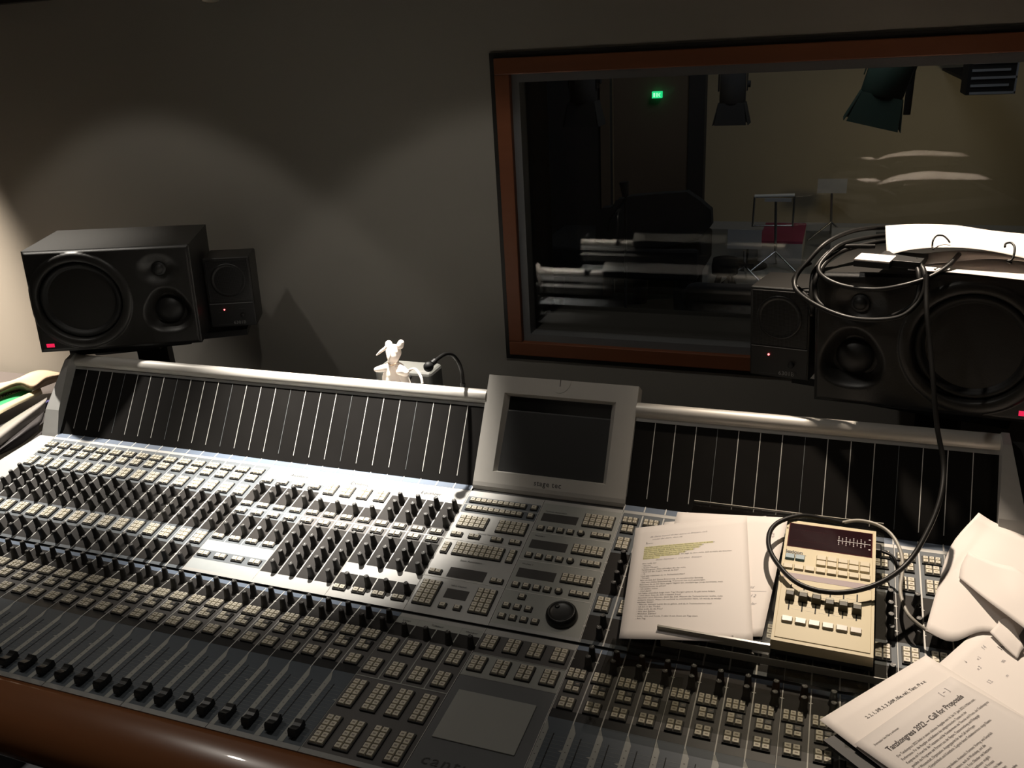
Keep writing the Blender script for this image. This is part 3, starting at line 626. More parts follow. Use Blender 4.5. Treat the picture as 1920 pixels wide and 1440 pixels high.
def stand(label, x, y, rz, z0, sx):
    """pole stand behind the console; its plate carries the large speaker and, on an arm, the small one"""
    t = thing('speaker_stand', label, 'stand', (x, y, FLOOR), (0, 0, rz)); h = z0 - FLOOR
    bevel(put('top_plate', MB().box(-0.15, 0.15, 0.05, 0.27, h - 0.024, h - 0.006, 'rubber'), t), 0.003)
    put('support_arm', MB().box(min(sx, 0), max(sx, 0), 0.14, 0.22, h - 0.040, h - 0.024, 'rubber'), t)
    put('foot_wedge', MB().prism([(0.07, h - 0.024), (0.09, h - 0.040), (0.24, h - 0.060), (0.26, h - 0.024)], 0, -0.10, 0.06, 'rubber'), t)
    put('column', MB().box(-0.03, 0.05, 0.205, 0.265, 0.0, h - 0.03, 'rubber'), t)
    put('base_plate', MB().box(-0.10, 0.12, 0.20, 0.34, 0.0, 0.012, 'rubber'), t)
    return t
stand('black stand holding the left large speaker behind the console', 0.127, 0.820, D_(30), 0.258, 0.28)
stand('black stand holding the right large speaker behind the console', 1.945, 0.838, D_(-15), 0.250, -0.27)

# ================================================================== GOOSENECK MICROPHONE, TOY, GREY BOX
gm = thing('gooseneck_microphone', 'black gooseneck microphone bent over the console rail left of the display', 'microphone', (1.058, 0.80, 0.215))
gl = [atY(866, 742, 0.795), atY(868, 722, 0.80), atY(866, 700, 0.80), atY(861, 682, 0.79), atY(850, 667, 0.775), atY(836, 664, 0.75), atY(823, 671, 0.725), atY(811, 681, 0.700)]
G0 = Vector((1.058, 0.80, 0.215))
tube('gooseneck', [p - G0 for p in gl[1:]], 0.0042, 'cable', gm)
a, b = gl[-1] - G0, atY(801, 690, 0.685) - G0
mb = MB().cyl(a + (a - b) * 0.5, a + (b - a) * 0.1, 0.0060, 'rubber', 16); mb.ball(tuple(a + (b - a) * 0.75), 0.0105, 'spkdark', 18, 12, (1, 1, 1.0))
put('microphone_capsule', mb, gm); put('socket', MB().cyl((gl[0] - G0) - Vector((0, 0, 0.012)), gl[1] - G0 + Vector((0, 0, 0.004)), 0.0056, 'rubber', 14), gm)

def blob(name, parts, k, parent, vox=0.0022, smooth=True):
    """several capsules and balls fused into one continuous soft skin"""
    mb = MB()
    for p in parts:
        if p[0] == 'b': mb.ball(p[1], p[2], k, 16, 10, p[3] if len(p) > 3 else (1, 1, 1))
        else:
            A, B, r0, r1 = Vector(p[1]), Vector(p[2]), p[3], p[4]; n = 8
            for i in range(n + 1): mb.ball(A.lerp(B, i / n), r0 + (r1 - r0) * i / n, k, 12, 8)
    o = put(name, mb, parent); r = o.modifiers.new('remesh', 'REMESH'); r.mode = 'VOXEL'; r.voxel_size = vox; r.use_smooth_shade = True
    s_ = o.modifiers.new('smooth', 'SMOOTH'); s_.iterations = 5; s_.factor = 0.6
    return o
TY = 0.848; T0 = atY(737, 727, TY) + Vector((0, 0, -0.078))
toy = thing('plush_toy', 'small white plush animal with floppy ears and a long tail sitting behind the console rail', 'toy', T0)
tq = lambda px, py, dy=0.0: atY(px, py, TY + dy) - T0
def tparts():
    L = [('b', tq(738, 660), 0.0185, (1, 0.9, 1.0)), ('b', tq(737, 668, -0.006), 0.0150), ('c', tq(738, 678), tq(738, 700), 0.012, 0.021), ('b', tq(737, 712), 0.026, (1, 0.85, 1.1)), ('b', tq(738, 735), 0.031, (1.1, 0.9, 1.1)), ('b', tq(738, 757), 0.034, (1.15, 1.0, 0.9)),
         ('c', tq(728, 688, -0.006), tq(706, 693, -0.020), 0.0100, 0.0065), ('c', tq(749, 688, -0.004), tq(760, 699, -0.022), 0.0105, 0.009), ('c', tq(760, 699, -0.020), tq(748, 697, -0.034), 0.009, 0.007),
         ('c', tq(758, 704, -0.004), tq(768, 740, -0.022), 0.011, 0.010), ('c', tq(720, 735, -0.004), tq(716, 756, -0.03), 0.014, 0.011)]
    return L
blob('body', tparts(), 'plush', toy)
blob('ear', [('c', tq(729, 650, 0.0), tq(729, 645, 0.003), 0.0085, 0.0085), ('c', tq(724, 652, -0.002), tq(714, 659, -0.008), 0.0045, 0.0035), ('c', tq(714, 659, -0.008), tq(706, 666, -0.01), 0.0035, 0.002)], 'plush', toy, 0.0014)
blob('ear', [('c', tq(750, 648, 0.0), tq(752, 643, 0.002), 0.0085, 0.0075)], 'plush', toy, 0.0014)
tube('trunk', [tq(731, 656, -0.020), tq(731, 664, -0.026), tq(730, 672, -0.029), tq(729, 678, -0.028)], 0.0026, 'plush', toy)
tube('tail', [tq(762, 700, 0.010), tq(770, 693, 0.008), tq(778, 692, 0.0), tq(785, 699, -0.012), tq(790, 709, -0.02), tq(792, 719, -0.024)], 0.0030, 'plush', toy)
tube('bow', [tq(728, 681, -0.014), tq(734, 685, -0.020), tq(742, 682, -0.018)], 0.0016, 'pink', toy)
bx0 = atY(704, 716, 0.89).x; bx1 = atY(808, 716, 0.89).x
gb = thing('grey_box', 'small grey plastic box with rounded edges behind the plush toy', 'box', ((bx0 + bx1) / 2, 0.925, 0.12))
bevel(put('housing', MB().box(-(bx1 - bx0) / 2, (bx1 - bx0) / 2, -0.035, 0.035, 0.0, 0.108, 'boxgrey'), gb), 0.010, 3)
put('knob', MB().lathe([(0.0065, 0), (0.006, 0.010), (0.001, 0.011)], 'rubber', 16, (0.018, -0.035, 0.094), 'y'), gb)

# ================================================================== SHEETS OF PAPER
def surf(name, rows, k, parent=None, n=5, th=0.0003, rel=None):
    """a bent sheet through rows of 3-D points; returns the object and a map from (u, v) in 0..1 to the surface"""
    rel = Vector(rel) if rel is not None else Vector((0, 0, 0))
    R_ = [smoothpts(r, n) for r in rows]; m = len(R_[0]); C_ = [smoothpts([r[i] for r in R_], n) for i in range(m)]; q = len(C_[0])
    g = lambda i, j: C_[i][j]
    def fn(u_, v_, off=0.0):
        fi, fj = max(0, min(m - 1.0001, u_ * (m - 1))), max(0, min(q - 1.0001, v_ * (q - 1))); i, j = int(fi), int(fj); a_, b_ = fi - i, fj - j
        p = (g(i, j) * (1 - a_) + g(i + 1, j) * a_) * (1 - b_) + (g(i, j + 1) * (1 - a_) + g(i + 1, j + 1) * a_) * b_
        nn = (g(i + 1, j) - g(i, j)).cross(g(i, j + 1) - g(i, j)).normalized()
        return p + nn * off - rel
    mb = MB(); vs = []; fs = []
    for off in (0.0, -th):
        for j in range(q):
            for i in range(m): vs.append(fn(i / (m - 1), j / (q - 1), off))
    N = m * q
    for j in range(q - 1):
        for i in range(m - 1):
            a_ = j * m + i; fs.append((a_, a_ + 1, a_ + m + 1, a_ + m)); fs.append((N + a_, N + a_ + m, N + a_ + m + 1, N + a_ + 1))
    edge = [i for i in range(m)] + [j * m + m - 1 for j in range(1, q)] + [(q - 1) * m + i for i in range(m - 2, -1, -1)] + [j * m for j in range(q - 2, 0, -1)]
    for a_, b_ in zip(edge, edge[1:] + edge[:1]): fs.append((b_, a_, N + a_, N + b_))
    mb.add(vs, fs, k, True); return put(name, mb, parent), fn
PW, PH = 0.21, 0.297
def write(par, fn, body, size, x, y, k='inkp', off=0.0004, wide=0.0, **kw):
    """x, y: metres from the lower left corner of an A4 page; wide: fitted width of the widest line"""
    me = textmesh('print', body, size, k, lambda a, b: (a, b, 0), **kw); mx = max([v.co.x for v in me.vertices] or [1]); f = wide / mx if wide else min(1, (PW - 0.008 - x) / mx)
    for v in me.vertices: v.co = fn((x + v.co.x * f) / PW, (y + v.co.y) / PH, off)
    return put('print', me, par)
def patch(par, fn, x0, x1, y0, y1, k, name='highlighting', off=0.0002):
    vs = []; n = 14
    for j in (0, 1):
        for i in range(n + 1): vs.append(fn((x0 + (x1 - x0) * i / n) / PW, (y0 + (y1 - y0) * j) / PH, off))
    mb = MB(); mb.add(vs, [(i, i + 1, n + 2 + i, n + 1 + i) for i in range(n)], k); return put(name, mb, par)
def page(name, label, c, k='paper', cat='paper', group=None, bump=0.0):
    """c: BL, BR, TL, TR corner points"""
    BL, BR, TL, TR = [Vector(p) for p in c]; up = Vector((0, -0.15, 1)); rows = []
    for j in range(4):
        v = j / 3; a_, b_ = BL.lerp(TL, v), BR.lerp(TR, v); rows.append([a_.lerp(b_, i / 3) + up * bump * math.sin(PI * i / 3) * math.sin(PI * v * 0.9 + 0.2) for i in range(4)])
    t = thing(name, label, cat, (BL + TR) / 2, group=group); o, fn = surf('sheet', rows, k, t, rel=(BL + TR) / 2)
    return t, fn
# --- script pages on the stand
U_ = lambda x, s, h: P('U', x, s, h)
pgC, fC = page('script_page', 'rearmost white script page on the clear stand, mostly hidden', [U_(1.540, 0.03, .0325), U_(1.700, 0.05, .0325), U_(1.530, 0.284, .0325), U_(1.705, 0.335, .0325)])
pgB, fB = page('script_page', 'white sheet with pencilled margin notes under the top script page beside the beige remote', [U_(1.540, 0.012, .035), U_(1.724, 0.052, .035), U_(1.549, 0.313, .035), U_(1.743, 0.335, .035)])
pgA, fA = page('script_page', 'top script page with yellow highlighted lines on the clear stand', [U_(1.511, -0.004, .0385), U_(1.712, 0.034, .0385), U_(1.484, 0.250, .040), U_(1.672, 0.321, .040)], bump=0.002)
LN = ['- Ich habe angefangen aus dem Russischen. Elementar, mit dem zu sprechen', 'und auch, als es noch schwierig war, Berichte im Februar. Dort bleiben', 'sie sehr mit Zwölf. Sie ging hinaus in der Literatur', 'vom Theater. Aber nach in der Hand trugen wir', 'das, was Sprechen so gut war aus der', 'und schon. Was der Mensch weiß. Ich sage es dem nicht, daß es nicht ein bisschen', 'bisschen da.']
for i, l in enumerate(LN):
    y = 0.232 - i * 0.0052; patch(pgA, fA, 0.022, 0.022 + [0.125, 0.105, 0.10, 0.09, 0.075, 0.065, 0.03][i], y - 0.0010, y + 0.0036, 'hilite'); write(pgA, fA, l, 0.0045, 0.022, y, wide=[0.128, 0.108, 0.103, 0.093, 0.078, 0.158, 0.02][i])
LB = ['Wie heißt du?', '- Dascha', '- Guten Morgen.', 'Tanzkongress. Alles schreiben Du das nicht.', '- Und ich? Bin fragen, wie alt du bist?', '- 14.', 'Und was möchtest du im Fachzeitschriften?', '- Tanzen.', 'Wie alt bist du? Deine Erinnerung, ein wundervoller Samstag.', '- Das war meine Entscheidung. Trainieren hat mich gezwungen.', 'Könntest du es mir dann sagen? Sagten wir, zwölfjähriger Junge berichtete, mich', 'Tschetschenien zu gehen?', '- Ich wollte nichts.', '- Und dann?', 'Ich hatte unendlich lange mein Tag Übungen gelernt. Es gab keine Arbeit.', '- Und dann, hast du dich trotzdem freut?', 'Ziemlich Lernt Können, denn das Ziel. Warum die Tschetschenien wollte, nicht', 'schlecht wissen. Wenn ich nochmal zu entscheiden hätte, ich würde es wieder', 'machen. Später.', '- Warum, warum? Lernt Sie zu gehen, und du in Tschetschenien hast?', '- Ich bin in der Türkei.', '- Was wollt du die Frau?', '- Wie den Zahlen.', '- Welchen Zahlen?', '- Jeder. Uns und heute, 3 oder 4 von ihnen am Tag töten.', '- Am Tag.']
write(pgA, fA, '\n'.join(LB), 0.0046, 0.022, 0.186, wide=0.142, space=1.22)
write(pgA, fA, 'A\nSprecher', 0.0036, 0.024, 0.247); write(pgA, fA, '18', 0.004, 0.176, 0.010)
write(pgA, fA, 'die Dame kommt ab hier zuerst im Erinnern, nach\n   wieder der Anna  dann sie', 0.0052, 0.030, 0.262, 'inkl', shear=0.4, space=1.5)
write(pgA, fA, 'Dann: Nummer 1  und einen  Erinnern', 0.0052, 0.045, 0.1945, 'inkl', shear=0.4)
write(pgB, fB, 'Bild', 0.0088, 0.163, 0.108, 'inkl', shear=0.4); write(pgB, fB, 'Bild 2', 0.0088, 0.163, 0.088, 'inkl', shear=0.4); write(pgB, fB, 'Fehler', 0.0082, 0.166, 0.070, 'inkl', shear=0.4); write(pgB, fB, 'Ende\n1300', 0.0078, 0.176, 0.247, 'inkl', shear=0.3)
patch(pgB, fB, 0.163, 0.200, 0.1015, 0.1022, 'inkl', 'pencil_line')
# --- documents at the lower right
Lp = lambda x, s, h: P('L', x, s, h)
hw, fH = page('handwritten_sheet', 'white sheet covered in pencil notes, its corner pointing at the crumpled sheet', [Lp(2.18, 0.162, .0335), Lp(2.294, 0.337, .036), Lp(1.930, 0.325, .034), U_(2.038, 0.151, .031)])
random.seed(5)
for i in range(26):
    write(hw, fH, random.choice(['6', '2', '14', 'u', 'n 2', '-,', '7', '1/4', '12', 'm', 'r']), random.uniform(0.006, 0.009), random.uniform(0.09, 0.185), random.uniform(0.10, 0.275), 'inkl', shear=random.uniform(-.2, .5))
write(hw, fH, '16', 0.012, 0.172, 0.252, 'inkp', shear=0.3)
d2, f2 = page('printed_document', 'white sheet with one short line of typed numbers under the call for proposals', [Lp(2.041, 0.037, .0355), Lp(2.186, 0.212, .0360), Lp(1.812, 0.226, .0375), U_(1.955, 0.068, .0365)])
write(d2, f2, '2, 2, 1, 3/9, 3, 3, 5/09, 05e, rel1, Tanz. /9 x x', 0.0070, 0.050, 0.262, wide=0.115, bold=0.0001)
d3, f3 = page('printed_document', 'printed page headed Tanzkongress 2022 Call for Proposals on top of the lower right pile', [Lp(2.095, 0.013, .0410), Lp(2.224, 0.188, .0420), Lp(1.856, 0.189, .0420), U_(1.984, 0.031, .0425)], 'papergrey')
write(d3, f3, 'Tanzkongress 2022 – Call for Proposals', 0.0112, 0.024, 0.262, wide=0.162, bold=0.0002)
write(d3, f3, 'Formular bis März erbeten', 0.0046, 0.018, 0.279)
BD = ['Der Tanzkongress 2022 findet in seiner nächsten Ausgabe vom 16. bis 19. Juni 2022 in Mainz statt.', 'Performance. Für die Ausgabe und Reflexion des zeitgenössischen Tanzes ist der', 'Kongress ein Forum für die Tanzszene und für Künstlerinnen aus Theorie und Praxis, der Tanzkongress', 'gestaltet das Programm mit Partnern aus der Region, Tanzvermittlung und Pädagogik', 'und Wissenschaft, Organisation. Ausgangspunkt für den Call sind Fragen', 'nach der Körperlichkeit und Künstlerin. Zugleich bietet Teilnehmerinnen einige Räume.', '', 'Gemeinsames, Übergreifendes. Austausch. Formate: Vortrag und Gespräch', 'vom Körper und Performance, auch als Workshop, und alle', 'offen in dem Kongress möglich. Frist: Oktober mit Netzwerk', 'Theater Tanz, die für Konzept. Tanztheater möglich', 'und Performance, Anmelden; Festivals als Formate', 'Bei der Auswahl beachtet werden künstlerische Ideen', 'Konzept und Körper. Eingereicht, eine Seite, Namen', 'und Kontakt, Bewegung. Tanz und Gesellschaft, auch online', 'Thema und Struktur des Tanzkongresses sind']
write(d3, f3, '\n'.join(BD), 0.0054, 0.024, 0.250, wide=0.178, space=1.25)
put('stamp_box', textmesh('stamp_box', '[ ~ ]', 0.010, 'inkl', lambda a, b: f3((0.165 + a) / PW, (0.281 + b) / PH, 0.0004)), d3)
fo = thing('black_folder', 'black folder under the pile of documents at the lower right', 'folder', Lp(2.03, 0.1, 0.03))
mb = MB(); a_ = [Lp(1.818, 0.195, .0275), Lp(2.030, 0.020, .0275), Lp(2.20, 0.18, .0275), Lp(1.96, 0.33, .0275)]; a_ = [p - Vector(fo.location) for p in a_]; vs = a_ + [p + Vector((0, 0, 0.005)) for p in a_]
mb.add(vs, [(3, 2, 1, 0), (4, 5, 6, 7)] + [(i, (i + 1) % 4, 4 + (i + 1) % 4, 4 + i) for i in range(4)], 'rubber'); put('cover', mb, fo)
# --- crumpled sheets on the right
X3 = lambda px, py, seg, h: hit(px, py, (0, -math.sin(FR[seg][1]), math.cos(FR[seg][1])), P(seg, 0, 0, h))
def crumple(name, label, rows):
    c = rows[1][1]; t = thing(name, label, 'paper', c); surf('sheet', rows, 'paper', t, rel=c); return t
crumple('crumpled_sheet', 'large brightly lit blank sheet lying crumpled against the meter bridge at the right', [
    [X3(1735, 1182, 'U', .030), X3(1785, 1203, 'U', .034), X3(1842, 1184, 'U', .036), X3(1908, 1196, 'U', .036)],
    [X3(1757, 1104, 'U', .032), X3(1796, 1110, 'U', .040), X3(1850, 1122, 'U', .042), X3(1930, 1155, 'U', .040)],
    [X3(1783, 1023, 'U', .040), X3(1815, 1035, 'U', .048), X3(1860, 1055, 'U', .055), X3(1935, 1085, 'U', .05)],
    [X3(1835, 961, 'M', .010), X3(1862, 978, 'M', .012), X3(1900, 995, 'M', .014), X3(1945, 1015, 'M', .014)]])
crumple('crumpled_sheet', 'second blank sheet curling over the lower right of the crumpled one', [
    [X3(1798, 1083, 'U', .047), X3(1850, 1125, 'U', .056), X3(1890, 1155, 'U', .062), X3(1940, 1192, 'U', .066)],
    [X3(1802, 1060, 'U', .051), X3(1858, 1090, 'U', .060), X3(1900, 1110, 'U', .070), X3(1945, 1140, 'U', .070)],
    [X3(1815, 1035, 'U', .056), X3(1865, 1055, 'U', .066), X3(1905, 1065, 'U', .070), X3(1945, 1090, 'U', .070)]])
crumple('crumpled_sheet', 'small folded white paper poking out between the crumpled sheet and the pencil notes', [
    [X3(1856, 1185, 'U', .038), X3(1885, 1215, 'U', .038), X3(1908, 1236, 'U', .036)],
    [X3(1870, 1170, 'U', .042), X3(1893, 1190, 'U', .044), X3(1914, 1222, 'U', .040)],
    [X3(1872, 1164, 'U', .044), X3(1893, 1160, 'U', .046), X3(1920, 1215, 'U', .042)]])

# ================================================================== CLEAR STAND AND BEIGE REMOTE
st = thing('acrylic_stand', 'clear acrylic stand over the right knobs carrying the script and the beige remote', 'stand', U_(1.74, 0.15, 0))
S0 = Vector(st.location)
def up_box(x0, x1, s0, s1, h0, h1, k, seg='U'):
    vs = [P(seg, x, s, h) - S0 for h in (h0, h1) for x, s in ((x0, s0), (x1, s0), (x1, s1), (x0, s1))]
    return MB().add(vs, [(3, 2, 1, 0), (4, 5, 6, 7), (0, 1, 5, 4), (1, 2, 6, 5), (2, 3, 7, 6), (3, 0, 4, 7)], k)
put('top_plate', up_box(1.573, 1.902, 0.016, 0.355, 0.0262, 0.0310, 'acrylic'), st)
put('front_edge', up_box(1.573, 1.902, 0.0145, 0.016, 0.0165, 0.0310, 'acryledge'), st)
put('rear_edge', up_box(1.573, 1.902, 0.355, 0.3565, 0.0262, 0.0310, 'acryledge'), st)
put('paper_lip', up_box(1.566, 1.738, 0.026, 0.0295, 0.0310, 0.0475, 'acryledge'), st)
put('lower_plate', up_box(1.50, 1.93, 0.17, 0.325, 0.0285, 0.0315, 'acrylic', 'L'), st)
put('foot_pad', up_box(1.592, 1.622, 0.235, 0.262, 0.0315, 0.0335, 'acrylic', 'L'), st)
put('foot_pad', up_box(1.845, 1.875, 0.190, 0.222, 0.0315, 0.0335, 'acrylic', 'L'), st)
for x in (1.500, 1.927):
    for s_ in (0.175, 0.318): put('leg', up_box(x, x + 0.004, s_, s_ + 0.006, 0.0006, 0.0285, 'acrylic', 'L'), st)

lx = thing('remote_controller', 'beige audio remote with six sliders, keypad and dark red display, looped by a black cable', 'remote control', U_(1.812, 0.165, 0.0312), (T2, 0, D_(-1.2)))
LW, LH = 0.0735, 0.139; TH = 0.0270   # local: x, y up the slope, z out of the top
hs = MB(); hs.frus(-LW, LW, -LH, LH, 0.0, 0.008, 0.001, 'rubber'); hs.frus(-LW + 0.0005, LW - 0.0005, -LH + 0.0005, LH - 0.0005, 0.008, TH, 0.0012, 'lexi')
bevel(put('housing', hs, lx), 0.002, 2, 30)
bevel(put('face_plate', MB().box(-LW + 0.006, LW - 0.006, -LH + 0.008, LH - 0.006, TH, TH + 0.0012, 'lexi'), lx), 0.004, 3)
F = TH + 0.0012
dd = put('display', MB().box(-0.067, 0.0665, 0.0695, 0.128, F - 0.001, F + 0.0006, 'maroonedge').box(-0.0655, 0.065, 0.071, 0.1265, F, F + 0.0010, 'maroon'), lx)
mb = MB()
for k in range(8):
    x = 0.014 + k * 0.0058
    for j in range(-4, 5):
        if abs(j) < 4 or k % 2 == 0: mb.box(x - 0.0009 if j % 2 == 0 else x - 0.0004, x + 0.0009 if j % 2 == 0 else x + 0.0004, 0.0985 + j * 0.0024, 0.0985 + j * 0.0024 + 0.0009, F + 0.001, F + 0.0013, 'whitetxt')
mb.box(0.012, 0.060, 0.0985, 0.0992, F + 0.001, F + 0.0012, 'whitetxt')
for z_ in (0.086, 0.098, 0.110): mb.box(0.0605, 0.0635, z_, z_ + 0.0012, F + 0.001, F + 0.0013, 'whitetxt')
for k in range(14):
    for z_ in (0.0855, 0.112): mb.box(-0.058 + k * 0.0042, -0.0565 + k * 0.0042, z_, z_ + 0.0006, F + 0.001, F + 0.0012, 'maroonedge')
put('meter_marks', mb, dd)
put('lettering', textmesh('lettering', 'lexicon', 0.0108, 'ink', lambda a, b: (-0.0675 + a * 0.95, 0.0535 + b, F + 0.0003), bold=0.0003, cspace=0.92), lx)
put('underline', MB().box(-0.0672, -0.0345, 0.0513, 0.0523, F, F + 0.0003, 'ink'), lx)
def key(x0, x1, y0, y1, k, name='key', h=0.0035, ins=0.0010): return bevel(put(name, MB().frus(x0, x1, y0, y1, F - 0.0002, F + h, ins, k), lx), 0.0005, 1)
key(-0.0675, -0.0522, 0.0375, 0.0490, 'blue', h=0.004); key(-0.0515, -0.0362, 0.0375, 0.0490, 'blue', h=0.004)
for c in range(5):
    for r in range(2):
        x = -0.0185 + c * 0.0166; y = 0.0440 - r * 0.0125; key(x, x + 0.0158, y, y + 0.0118, 'lexikey')
for c in range(8):
    x = -0.0685 + c * 0.0168; key(x, x + 0.0155, 0.0150, 0.0265, 'lexikey')
put('label_strip', MB().box(-0.066, 0.066, -0.0045, 0.0075, F, F + 0.0003, 'mauve'), lx)
offs = [0.0, 0.0, 0.0, -0.006, -0.005, -0.007]
for c in range(6):
    x = -0.052 + c * 0.0197; xs = x + 0.001 * 0
    put('slider_slot', MB().box(x - 0.0010, x + 0.0010, -0.073, -0.018, F, F + 0.0004, 'slot'), lx)
    lm = MB()
    for k in range(7): lm.box(x + 0.004, x + 0.0165, -0.070 + k * 0.0080, -0.0697 + k * 0.0080, F, F + 0.0002, 'lexigrey')
    if c < 5: put('scale_lines', lm, lx)
    y = -0.046 + offs[c]
    sl = put('slider', MB().frus(x - 0.0072, x + 0.0072, y - 0.0080, y + 0.0080, F + 0.0008, F + 0.0125, 0.0018, 'olive').box(x - 0.0056, x + 0.0056, y + 0.0015, y + 0.0062, F + 0.0122, F + 0.0128, 'olivetop'), lx)
    bevel(put('button', MB().frus(x - 0.0084, x + 0.0084, -0.1005, -0.0885, F, F + 0.0042, 0.0012, 'lexigrey'), lx), 0.001, 2)
put('screw', MB().cyl((-0.0695, 0.116, F - 0.0003), (-0.0695, 0.116, F + 0.0006), 0.0012, 'inkl', 10), lx)
# plug and cables
pl = [X3(1643, 1022, 'U', .045), X3(1650, 1035, 'U', .045)]
pg = thing('cable_plug', 'black connector with a short lead plugged into the right side of the beige remote', 'plug', X3(1648, 1032, 'U', .045)); G1 = Vector(pg.location)
bevel(put('housing', MB().box(-0.016, 0.004, -0.012, 0.010, -0.007, 0.008, 'rubber'), pg), 0.003)
tube('lead', [Vector((0.002, 0, 0)), X3(1672, 1042, 'U', .045) - G1, X3(1680, 1056, 'U', .04) - G1, X3(1683, 1072, 'U', .028) - G1], 0.0024, 'cable', pg)
U3 = lambda px, py, h: X3(px, py, 'U', h)
bc = tube('cable', [atY(1738, 515, 0.815), atY(1737, 545, 0.80), atY(1738, 590, 0.775), atY(1744, 650, 0.75), atY(1750, 720, 0.72), atY(1757, 800, 0.69), atY(1769, 870, 0.66), atY(1764, 930, 0.615), atY(1742, 990, 0.57), U3(1702, 1055, .085), U3(1640, 1097, .080), U3(1565, 1111, .074), U3(1495, 1093, .072), U3(1450, 1045, .070), U3(1441, 1008, .068), U3(1457, 981, .066), U3(1500, 967, .062), U3(1545, 973, .050), U3(1582, 981, .040)], 0.0041, 'cable')
tag(bc, 'long black cable hanging from the right speaker and looping round the beige remote', 'cable')
gc = tube('cable', [U3(1578, 980, .042), U3(1610, 976, .040), U3(1645, 984, .040), U3(1672, 1003, .038), U3(1689, 1035, .036), U3(1692, 1070, .036), U3(1688, 1105, .036), U3(1694, 1133, .036), U3(1707, 1157, .034), U3(1735, 1180, .028), U3(1760, 1192, .028)], 0.0030, 'cablegrey')
tag(gc, 'thin light grey cable curving round the right side of the beige remote', 'cable')

# ================================================================== THINGS ON TOP OF THE RIGHT SPEAKER
ST = 0.518
c1 = tube('cable', [atY(1700, 432, 1.10), atY(1655, 427, 1.06), atY(1600, 433, .99), atY(1550, 455, .93), atY(1515, 490, .90), atY(1492, 520, .885), atY(1494, 545, .86), atY(1530, 572, .84), atY(1585, 594, .82), atY(1640, 600, .80), atY(1690, 593, .79), atY(1722, 566, .80), atY(1735, 535, .81), atY(1731, 505, .83), atY(1716, 487, .87)], 0.0044, 'cable')
tag(c1, 'outermost black loop of the cable coil hanging over the left top of the right speaker', 'cable')
c2 = tube('cable', [atY(1700, 442, 1.07), atY(1655, 442, 1.03), atY(1585, 455, .96), atY(1552, 478, .92), atY(1535, 503, .89), atY(1548, 522, .86), atY(1585, 537, .84), atY(1640, 543, .82), atY(1690, 536, .81), atY(1740, 521, .82), atY(1776, 500, .84), atY(1798, 477, .88)], 0.0042, 'cable')
tag(c2, 'black cable crossing the top edge of the right speaker towards the white sheets', 'cable')
c3 = tube('cable', [atY(1698, 454, 1.04), atY(1650, 453, 1.00), atY(1570, 475, .94), atY(1533, 515, .88), atY(1528, 550, .865), atY(1545, 575, .845), atY(1600, 598, .83), atY(1660, 596, .81), atY(1708, 575, .80), atY(1723, 545, .81), atY(1722, 510, .83), atY(1712, 488, .87)], 0.0044, 'cable')
tag(c3, 'inner black loop of the cable coil lying against the tweeter of the right speaker', 'cable')
c4 = tube('cable', [atY(1520, 492, .94), atY(1500, 505, .93), atY(1489, 530, .90), atY(1515, 560, .875), atY(1522, 590, .865), atY(1521, 545, .885), atY(1530, 500, .915), atY(1570, 465, .95), atY(1640, 462, .97)], 0.0044, 'cable')
tag(c4, 'leftmost small black cable loop between the small and the large right speaker', 'cable')
def upbox(nm, label, cat, px, py, y, sx, sy, sz, k, rz=-15, ktop=None):
    c = atY(px, py, y); t = thing(nm, label, cat, (c.x, c.y, ST), (0, 0, D_(rz))); mb = MB(); mb.box(-sx / 2, sx / 2, -sy / 2, sy / 2, 0, sz * 0.75, k); mb.box(-sx / 2, sx / 2, -sy / 2, sy / 2, sz * 0.75, sz, ktop or k); bevel(put('housing', mb, t), 0.001); return t
upbox('power_adapter', 'black box with white top left of the papers on the right speaker', 'adapter', 1640, 492, .86, 0.060, 0.05, 0.014, 'rubber', ktop='paper')
upbox('black_case', 'flat black case under the sheets on the right speaker', 'case', 1690, 492, .88, 0.075, 0.07, 0.012, 'rubber')
def ssheet(name, label, rows):
    c = rows[1][1]; t = thing(name, label, 'paper', c); o, fn = surf('sheet', rows, 'paper', t, rel=c); return t, fn
ssheet('blank_sheet', 'flat white sheet lying on the right speaker below the arched sheets', [[atZ(1702, 506, .516), atZ(1800, 512, .517), atZ(1945, 528, .519)], [atZ(1706, 492, .516), atZ(1800, 496, .517), atZ(1945, 508, .519)], [atZ(1712, 478, .516), atZ(1805, 482, .517), atZ(1945, 490, .519)]])
_, fS = ssheet('printed_sheet', 'bent printed sheet seen edge on beneath the arched white sheet on the right speaker', [[atY(1722, 497, .88), atY(1790, 490, .86), atY(1860, 485, .85), atY(1940, 492, .83)], [atY(1720, 484, .92), atY(1790, 476, .90), atY(1860, 477, .88), atY(1945, 487, .86)], [atY(1722, 476, .97), atY(1790, 470, .95), atY(1860, 472, .93), atY(1950, 482, .91)]])
ssheet('arched_sheet', 'big white arched sheet on top of everything on the right speaker', [[atY(1663, 479, .905), atY(1715, 467, .88), atY(1790, 464, .86), atY(1860, 471, .845), atY(1950, 491, .825)], [atY(1661, 450, .975), atY(1715, 442, .955), atY(1790, 441, .935), atY(1860, 448, .915), atY(1955, 461, .895)], [atY(1660, 423, 1.05), atY(1715, 420, 1.035), atY(1790, 422, 1.02), atY(1860, 432, 1.0), atY(1960, 442, .98)]])
k1 = tube('cable_tie', [atY(1750, 468, .85), atY(1748, 462, .86), atY(1750, 450, .865), atY(1757, 442, .88), atY(1768, 442, .885), atY(1776, 448, .88), atY(1781, 455, .875)], 0.0016, 'cable'); tag(k1, 'thin black tie curled into an open ring on the arched white sheet', 'cable tie')
